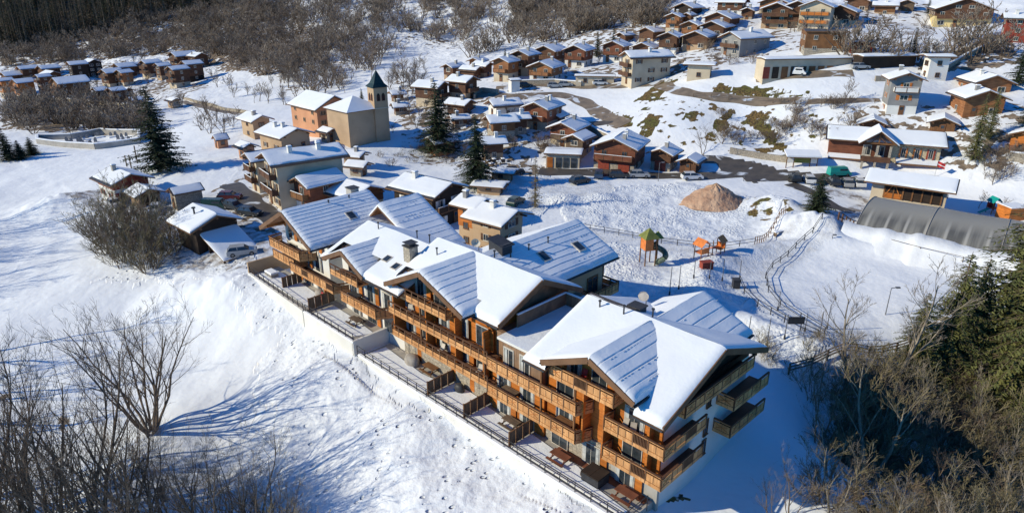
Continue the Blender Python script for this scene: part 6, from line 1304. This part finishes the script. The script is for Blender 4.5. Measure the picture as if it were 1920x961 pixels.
# ------------------------------------------------------------------ tunnel greenhouse shaped sports cover
A0 = (52.6, 99.0, 0); B0 = (52.6+28*math.cos(R(-38)), 99.0+28*math.sin(R(-38)), 0); ax = Vector((B0[0]-A0[0], B0[1]-A0[1], 0)); Ld = ax.length; ax.normalize(); az = math.atan2(ax.y, ax.x); zD = .0
DM = thing('sports_dome', 'grey translucent barrel shaped cover over a sports court with snow slid to its foot', 'sports hall', (A0[0], A0[1], zD), az)
Rw, Hd, nS = 18.0, 5.0, 28
def dprof(t): a = math.pi*t; return (Rw/2-Rw/2*math.cos(a), Hd*math.sin(a)**.8 if 0 < t < 1 else 0)
m, nt, b = newmat('tunnel_film'); co = coords(nt, (1,1,1)); b.inputs['Roughness'].default_value = .45
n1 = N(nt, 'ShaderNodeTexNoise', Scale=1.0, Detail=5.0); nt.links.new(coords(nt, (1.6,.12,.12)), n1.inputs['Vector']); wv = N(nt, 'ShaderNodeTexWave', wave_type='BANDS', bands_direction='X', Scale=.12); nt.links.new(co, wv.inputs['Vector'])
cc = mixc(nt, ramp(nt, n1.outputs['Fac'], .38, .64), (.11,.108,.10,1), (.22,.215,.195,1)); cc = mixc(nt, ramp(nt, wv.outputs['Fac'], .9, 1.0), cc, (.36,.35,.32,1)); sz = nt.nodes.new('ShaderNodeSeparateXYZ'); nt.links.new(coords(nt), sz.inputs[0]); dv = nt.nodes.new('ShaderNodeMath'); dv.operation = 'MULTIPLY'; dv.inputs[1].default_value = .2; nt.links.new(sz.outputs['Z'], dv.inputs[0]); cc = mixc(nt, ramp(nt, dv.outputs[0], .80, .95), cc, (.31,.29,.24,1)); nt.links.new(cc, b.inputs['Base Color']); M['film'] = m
mb = MB(); k = mb.mi('film'); rows = []; nl = 60
for i in range(nl+1):
    x = Ld*i/nl; sag = .05*abs(math.sin(i*math.pi/20)); rows.append(mb.vs([(x, dprof(j/nS)[0], dprof(j/nS)[1]*(1-sag*.5)) for j in range(nS+1)]))
for r0, r1 in zip(rows, rows[1:]):
    for j in range(nS): mb.f.append((r0+j, r1+j, r1+j+1, r0+j+1)); mb.m.append(k)
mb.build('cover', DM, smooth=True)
for x in (0, Ld): mb = MB(); mb.poly([(x, dprof(j/nS)[0], dprof(j/nS)[1]) for j in range(nS+1)][::(1 if x else -1)], 'film'); mb.build('end_wall', DM)
for i in range(0, 4): mb = MB(); x = Ld*i/3; mb.tube([(x, dprof(j/nS)[0], dprof(j/nS)[1]+.06) for j in range(nS+1)], .05, 6, 'cover'); mb.build('rib', DM)
mb = MB(); k = mb.mi('snow_terrace'); rows = []
for i in range(50):
    x = -1.5+(Ld+2)*i/49; w = 1+.35*fb1(i*.3, 2); rows.append(mb.vs([(x, yy*w-.3, zz) for yy, zz in ((-4.5,-.5),(-3.4,.5),(-2.0,1.2*w),(-.6,2.0*w),(.4,2.7*w+.3),(1.0,2.5),(1.2,.5))]))
for r0, r1 in zip(rows, rows[1:]):
    for j in range(6): mb.f.append((r0+j, r1+j, r1+j+1, r0+j+1)); mb.m.append(k)
mb.build('snow_bank', DM, smooth=True)

# ------------------------------------------------------------------ playground and pitch furniture
x, y, z = G(1219, 495); PT = thing('play_tower', 'tall orange play tower with green pointed roofs and a winding tube slide', 'play tower', (x, y, z), .3); hpt = top_h(x, y, z, 426)
mb = MB(); s = hpt/5.6
for a, b_ in ((-.8,-.8),(.8,-.8),(.8,.8),(-.8,.8)): mb.beam((a*s-.5, b_*s, -.3), (a*s-.5, b_*s, 4.4*s), .13, .13, 'midwood')
mb.build('frame', PT); mb = MB(); mb.box(-.85*s-.5,.85*s-.5,-.85*s,.85*s,2.4*s,2.5*s,'orangeplastic'); mb.box(-.85*s-.5,-.8*s-.5,-.8*s,.8*s,2.5*s,4.2*s,'orangeplastic'); mb.box(-.8*s-.5,.3*s-.5,-.87*s,-.82*s,2.5*s,4.2*s,'orangeplastic'); mb.build('side_panel', PT)
for (ox, oy, r_, zb, zt) in ((-.5,0,1.15,4.2,5.6),(1.0*s,.2,.7,3.9,4.9)):
    mb = MB(); q = [(ox+a*r_*s, oy+b_*r_*s, zb*s) for a, b_ in ((-1,-1),(1,-1),(1,1),(-1,1))]
    for i in range(4): mb.poly([q[i], q[(i+1)%4], (ox, oy, zt*s)], 'greenpaint')
    mb.poly(q[::-1], 'greenpaint'); mb.build('roof', PT)
mb = MB(); pts = [(1.0*s+math.cos(t*1.25+2.2)*.75*s+t*.10*s, .2-math.sin(t*1.25+2.2)*.75*s-t*.12, (3.2-t*.48)*s) for t in [i*.25 for i in range(26)]]; mb.tube(pts, .42*s, 10, 'slide'); mb.build('slide', PT, smooth=True)
mb = MB(); mb.cyl(1.0*s, .2, -.2, 4.0*s, .16, 8, 'midwood'); mb.build('post', PT)
def toy(px, py, label, s=1.0, rz=0, cols=('orangeplastic','orangeplastic')):
    x, y, z = G(px, py); t = thing('play_house', label, 'play equipment', (x, y, z), rz); mb = MB()
    for a in (-.6,.6):
        for b_ in (-.6,.6): mb.beam((a*s,b_*s,-.2),(a*s,b_*s,1.9*s),.1,.1,'midwood')
    mb.build('frame', t); mb = MB(); mb.box(-.65*s,.65*s,-.65*s,.65*s,.8*s,.88*s,cols[0]); mb.box(-.65*s,.65*s,-.68*s,-.63*s,.88*s,1.5*s,cols[0]); mb.build('side_panel', t)
    mb = MB(); r_ = .85*s; q = [(a*r_, b_*r_, 1.8*s) for a, b_ in ((-1,-1),(1,-1),(1,1),(-1,1))]
    for sx_ in (-1, 1): mb.poly([(sx_*r_,-r_,1.8*s),(0,-r_,2.6*s),(0,r_,2.6*s),(sx_*r_,r_,1.8*s)], cols[1]); 
    mb.build('roof', t); mb = MB(); mb.hexa([(.6*s,-.3*s,.75*s),(.6*s,.3*s,.75*s),(2.2*s,.3*s,.05),(2.2*s,-.3*s,.05),(.6*s,-.3*s,.82*s),(.6*s,.3*s,.82*s),(2.2*s,.3*s,.12),(2.2*s,-.3*s,.12)], cols[1]); mb.build('slide', t); return t
toy(1313, 492, 'orange play house with a small slide, left of the pair on the snow', 1.15, .5); toy(1345, 488, 'orange and yellow play house, right of the pair on the snow', 1.05, 2.4)
toy(1860, 398, 'small play house with teal roof and red slide beside the grey sports cover', 1.1, 3.2, ('red','teal'))
def boxthing(px, py, name, label, cat, dims, m, rz=0, snow=True, legs=False):
    x, y, z = G(px, py); mb = MB(); a, b_, c_ = dims
    if legs:
        for i in (-1,1): mb.box(i*a*.38-.05, i*a*.38+.05, -b_/2, b_/2, -.2, c_*.9, m)
        mb.box(-a/2,a/2,-b_/2,b_/2,c_*.9,c_,m)
    else: mb.box(-a/2,a/2,-b_/2,b_/2,-.2,c_*.82,m); mb.box(-a/2-.05,a/2+.05,-b_/2-.05,b_/2+.05,c_*.82,c_,m)
    if snow: snowcap(mb,-a/2,a/2,-b_/2,b_/2,c_,.1)
    o = mb.build(name); o.location = (x, y, z); o.rotation_euler = (0,0,rz); return tag(o, label, cat)
boxthing(1322, 518, 'play_box', 'dark red box on the trampled snow between the pitch masts', 'box', (1.6,1.0,.9), 'redshutter', .2, False); boxthing(1379, 540, 'litter_bin', 'black litter bin at the edge of the big blue shadow', 'bin', (.9,.8,1.3), 'darkmetal', 0, False); boxthing(1458, 445, 'bench', 'snowy bench at the corner of the playing field fence', 'bench', (1.8,.6,.5), 'greywood', .5, True, True)
boxthing(1896, 408, 'timber_tank', 'orange brown timber tub with snow on top beside the grey sports cover', 'tub', (3.6,3.0,2.2), 'orange', .1)
def mast(bx, by, ty, label, board=False):
    x, y, z = G(bx, by); h = top_h(x, y, z, ty); t = thing('net_mast', label, 'mast', (x, y, z), 0, 'tall thin masts around the play area'); mb = MB(); mb.cyl(0,0,-.5,h,.06,8,'metal',.045); mb.build('pole', t)
    mb = MB(); mb.cyl(0,0,0,.5,.11,8,'darkmetal'); mb.build('base', t)
    if board: mb = MB(); mb.box(.1,1.9,-.05,.05,h*.62,h*.9,'darkmetal'); mb.build('board', t)
for i, a in enumerate([(1255,554,500),(1272,546,497),(1299,535,487),(1328,538,489),(1353,534,487),(1385,530,488)]): mast(*a, label=['first','second','third','fourth','fifth','sixth'][i]+' thin mast from the left in the row behind the blue shadow')
for i, a in enumerate([(1400,650,592),(1436,657,596),(1468,650,589),(1508,625,587),(1535,635,583),(1550,616,570),(1458,581,546)]): mast(*a, label=['thin mast nearest the rear roof of the near block','thin mast second from the rear roof, before the boarded one','thin mast carrying a dark board','thin mast just right of the boarded one','thin mast among the bushes by the lane','thin mast furthest right by the lane','short thin mast beside the curved lane'][i], board=(i == 2))
def lamp(px, py, ty, label, arm=.9):
    x, y, z = G(px, py); h = top_h(x, y, z, ty); t = thing('street_lamp', label, 'lamp', (x, y, z), 0); mb = MB(); mb.cyl(0,0,-.3,h,.07,8,'metal',.04); mb.beam((0,0,h),(arm,0,h+.1),.07,.07,'metal'); mb.build('pole', t); mb = MB(); mb.box(arm-.1,arm+.45,-.13,.13,h+.03,h+.16,'metal'); mb.box(arm-.05,arm+.4,-.1,.1,h,h+.03,'lampglass'); mb.build('lamp_head', t)
lamp(1234, 340, 305, 'street lamp in front of the balconied chalet at the snowfield edge', .5); lamp(1535, 405, 378, 'lamp by the spruce of the car park'); lamp(1557, 465, 442, 'lamp at the tip of the practice pitch', .1); lamp(1660, 590, 540, 'lamp with two arms above the practice pitch', .6); lamp(1394, 340, 326, 'short lamp on the traffic island', .2)
def fence(pts, label, h=1.1, step=2.0, m='darkmetal', rails=(1.0,.5), pw=.06, name='rail_fence', off=0):
    return rail_line([G(*p) for p in pts], label, h, step, name, 'fence', rails, m, pw, None, drape=True)
fence([(1080,428),(1160,441),(1240,456),(1330,467),(1413,471)], 'long grey rail fence along the lower edge of the playing field', .95, 2.2); fence([(1413,471),(1440,446),(1470,412)], 'steep run of rail fence with close posts at the right of the playing field', 1.2, 1.1, 'midwood')
fence([(1535,444),(1490,475),(1448,502),(1435,522),(1440,548),(1462,575),(1500,600),(1545,628)], 'curved wire fence between lane and practice pitch', 1.0, 2.4); fence([(1386,530),(1395,550),(1420,575),(1470,606),(1530,645)], 'straight fence on the near side of the curved lane', 1.0, 2.4)
fence([(1478,702),(1520,694),(1600,678),(1705,652)], 'weathered wooden fence with three rails above the thicket', 1.3, 2.0, 'greywood', (1.0,.7,.4), .10, 'wooden_fence'); fence([(1588,447),(1650,468),(1720,488),(1800,508)], 'post fence at the foot of the snow bank below the sports cover', .9, 3.0, 'greywood', (1.0,), .05)
fence([(1566,440),(1590,434),(1620,426)], 'brown footbridge railing left of the grey sports cover', 1.3, 1.0, 'midwood', (1.0,.5), .1); fence([(1300,182),(1400,190),(1500,195),(1640,193)], 'low rail beside the upper path', .8, 4, 'greywood', (1.0,), .06)
for i, (px, py) in enumerate([(238,312),(247,318),(258,306)]):
    x, y, z = G(px, py); mb = MB(); mb.cyl(0,0,-.5,2.6+i*.8,.14,8,'greywood'); o = mb.build('wooden_post'); o.location = (x,y,z); tag(o, ['short weathered post of three behind the red banded house','middle weathered post of three behind the red banded house','tall weathered post of three behind the red banded house'][i], 'post')
def stonewall(pts, name, label, h, w, m, cap=True, cat='wall'):
    q = [G(*p) for p in pts]; o = q[0]; mb = MB(o)
    for a, b_ in zip(q, q[1:]):
        a, b_ = Vector(a), Vector(b_); n = max(1, int((b_-a).length/4))
        for i in range(n):
            c = a+(b_-a)*i/n; d = a+(b_-a)*(i+1)/n; c.z = gridz(c.x, c.y); d.z = gridz(d.x, d.y); s = (d-c).cross(Vector((0,0,1))).normalized()*w/2; dn = Vector((0,0,-2)); up = Vector((0,0,h))
            mb.hexa([c-s+dn, d-s+dn, d+s+dn, c+s+dn, c-s+up, d-s+up, d+s+up, c+s+up], m)
            if cap: s2 = s*1.3; u2 = up+Vector((0,0,.18)); mb.hexa([c-s2+up, d-s2+up, d+s2+up, c+s2+up, c-s+u2, d-s+u2, d+s+u2, c+s+u2], 'snow')
    ob = mb.build(name); ob.location = o; return tag(ob, label, cat)
stonewall([(1368,287),(1400,293),(1445,300),(1480,304)], 'stone_wall', 'dark dry stone wall along the bend above the car park', 1.2, .6, 'stone', False); stonewall([(890,186),(886,176),(905,172),(935,176)], 'stone_wall', 'curved stone wall at the hairpin of the gravel road', 1.2, .5, 'stone', False)
stonewall([(960,160),(1040,158),(1090,162)], 'stone_wall', 'long low retaining wall behind the cars on the gravel road', 1.3, .5, 'stone'); stonewall([(1090,236),(1120,255),(1150,268)], 'stone_wall', 'retaining wall below the grass bank', 1.5, .5, 'stone'); stonewall([(345,186),(400,201),(465,214)], 'stone_wall', 'dark slanting wall of the lane below the bare slope', .9, .4, 'stone', False)
stonewall([(126,192),(160,196),(235,203),(262,210)], 'stone_wall', 'pale retaining wall under the hamlet lower row', 1.6, .6, 'yellowstone')
stonewall([(1755,140),(1900,70)], 'stone_wall', 'sloping snow topped wall left of the red wall house', 1.0, .5, 'stone'); stonewall([(1640,152),(1700,153),(1722,146)], 'stone_wall', 'low wall in front of the porch house', 1.2, .5, 'stone', False)
stonewall([(1890,300),(1960,308)], 'stone_wall', 'stone wall under the red chalet at the right edge', 1.6, .6, 'stone')
# cemetery
CW = stonewall([(72,262),(72,270),(180,280),(262,268),(262,252),(190,248),(135,260),(72,262)], 'cemetery_wall', 'pale wall enclosing the snowy cemetery on the left', 1.5, .6, 'concrete', True)
rnd = random.Random(9); k = 0
while k < 30:
    px, py = rnd.uniform(85, 255), rnd.uniform(252, 274)
    if not inpoly(np.array([px]), np.array([py]), [(95,266),(180,275),(252,265),(252,256),(195,252),(140,262)])[0]: continue
    x, y, z = G(px, py); t = thing('gravestone', 'small dark gravestone in the snowy cemetery', 'gravestone', (x, y, z), .5, 'gravestones in the cemetery'); mb = MB(); mb.box(-.4,.4,-.1,.1,-.2,1.0+.3*rnd.random(),'grey'); mb.box(-.25,.25,-.08,.08,1.0,1.4,'grey'); mb.build('headstone', t); mb = MB(); snowcap(mb,-.5,.5,-2.0,-.2,0,.35); mb.build('slab', t); k += 1
# sawdust heap
x, y, z = G(1343, 384); mb = MB(); n = 40; rr = []
for j in range(11):
    f = j/10; rr.append(mb.vs([(math.cos(t*2*math.pi/n)*5.6*(1-f)**.8*(.9+.35*fb1(t*.9, j*.5)), math.sin(t*2*math.pi/n)*4.6*(1-f)**.8*(1+.14*fb1(t*.4+9, j*.3)), -.3+3.7*f**.9*(.86+.26*fb1(t*.7, j*.7+3))*(1 if f < .9 else .97)) for t in range(n)]))
for a, b_ in zip(rr, rr[1:]):
    for t in range(n): mb.f.append((a+t, a+(t+1)%n, b_+(t+1)%n, b_+t)); mb.m.append(mb.mi('sand'))
o = mb.build('sawdust_heap', smooth=True); o.location = (x, y+1.5, z); tag(o, 'large pinkish brown heap of chippings at the edge of the snowfield', 'heap')
# notice shelter with green board
x, y, z = G(1502, 313); t = thing('notice_shelter', 'small snow roofed shelter with a long green notice board by the road', 'shelter', (x, y, z), -.12)
mb = MB()
for a in (-3,-1.6,1.6,3): mb.box(a-.08,a+.08,-.08,.08,-.3,2.4,'midwood')
mb.build('post', t); mb = MB(); mb.box(-1.5,1.5,-.12,-.05,.9,2.1,'greenpaint'); mb.box(-2.9,-1.7,-.12,-.05,.9,2.1,'white'); mb.box(1.7,2.9,-.12,-.05,.9,2.1,'white'); mb.build('notice_board', t)
mb = MB(); mb.slab([(-3.4,-1.2,2.3),(3.4,-1.2,2.3),(3.4,1.6,3.0),(-3.4,1.6,3.0)], .15, 'roof', 'fascia', 'soffit'); r_ = mb.build('roof', t); mb = MB(); mb.slab([(-3.4,-1.2,2.62),(3.4,-1.2,2.62),(3.4,1.6,3.32),(-3.4,1.6,3.32)], .3, 'snow'); mb.build('snow', r_)
# flag
x, y, z = G(1752, 332); t = thing('flag', 'red and white flag on a pole beside the village hall', 'flag', (x, y, z), -.6); t.scale = (.6,.6,.6); mb = MB(); mb.cyl(0,0,-.3,5.6,.05,6,'metal'); mb.build('pole', t); mb = MB()
for i in range(8):
    f = lambda q, zz: (q*.28, .12*math.sin(q*1.1), zz-q*.10); mb.poly([f(i,3.6),f(i+1,3.6),f(i+1,4.3),f(i,4.3)], 'red'); mb.poly([f(i,4.3),f(i+1,4.3),f(i+1,4.55),f(i,4.55)], 'white'); mb.poly([f(i,4.55),f(i+1,4.55),f(i+1,5.4),f(i,5.4)], 'red')
mb.build('cloth', t)
# parasols folded on the café terrace
for i, (px, py) in enumerate([(905,310),(915,306),(926,303),(935,308),(921,312),(943,303)]): boxthing(px, py, 'outdoor_table', 'snow topped table on the small terrace by the dark low house', 'table', (1.1,.8,.75), 'greywood', i, True, True)['group'] = 'tables on the small terrace'

# ------------------------------------------------------------------ light, sky, camera
AZ, EL = math.atan2(-.195, -.98), R(27)          # direction towards the sun, measured from +x
sd = Vector((math.cos(AZ)*math.cos(EL), math.sin(AZ)*math.cos(EL), math.sin(EL)))
w = bpy.data.worlds.new('World'); scene.world = w; w.use_nodes = True; nt = w.node_tree
sky = nt.nodes.new('ShaderNodeTexSky'); sky.sky_type = 'NISHITA'; sky.sun_disc = False; sky.sun_elevation = EL; sky.sun_rotation = math.atan2(sd.x, sd.y); sky.altitude = 1300; sky.air_density = 1.0; sky.dust_density = .3; sky.ozone_density = 5.0
nt.links.new(mixc(nt, 1.0, sky.outputs[0], (.17,.88,1.42,1), 'MULTIPLY'), nt.nodes['Background'].inputs[0]); nt.nodes['Background'].inputs[1].default_value = .108
ld = bpy.data.lights.new('sun', 'SUN'); ld.energy = 4.6; ld.angle = R(.5); ld.color = (1.0, .91, .68); so = bpy.data.objects.new('sun', ld); C.objects.link(so); so.rotation_euler = sd.to_track_quat('Z', 'Y').to_euler()
cam = bpy.data.cameras.new('camera'); cam.sensor_width = 36; cam.lens = 36*CF/1920; cam.clip_end = 5000; co_ = bpy.data.objects.new('camera', cam); C.objects.link(co_); co_.location = (0, 0, CH); co_.rotation_euler = (math.pi/2-CT, 0, 0); scene.camera = co_
scene.view_settings.view_transform = 'Standard'; scene.view_settings.look = 'None'; scene.view_settings.exposure = 0
scene.cycles.max_bounces = 4; scene.cycles.diffuse_bounces = 3; scene.cycles.transparent_max_bounces = 4; scene.cycles.use_denoising = True
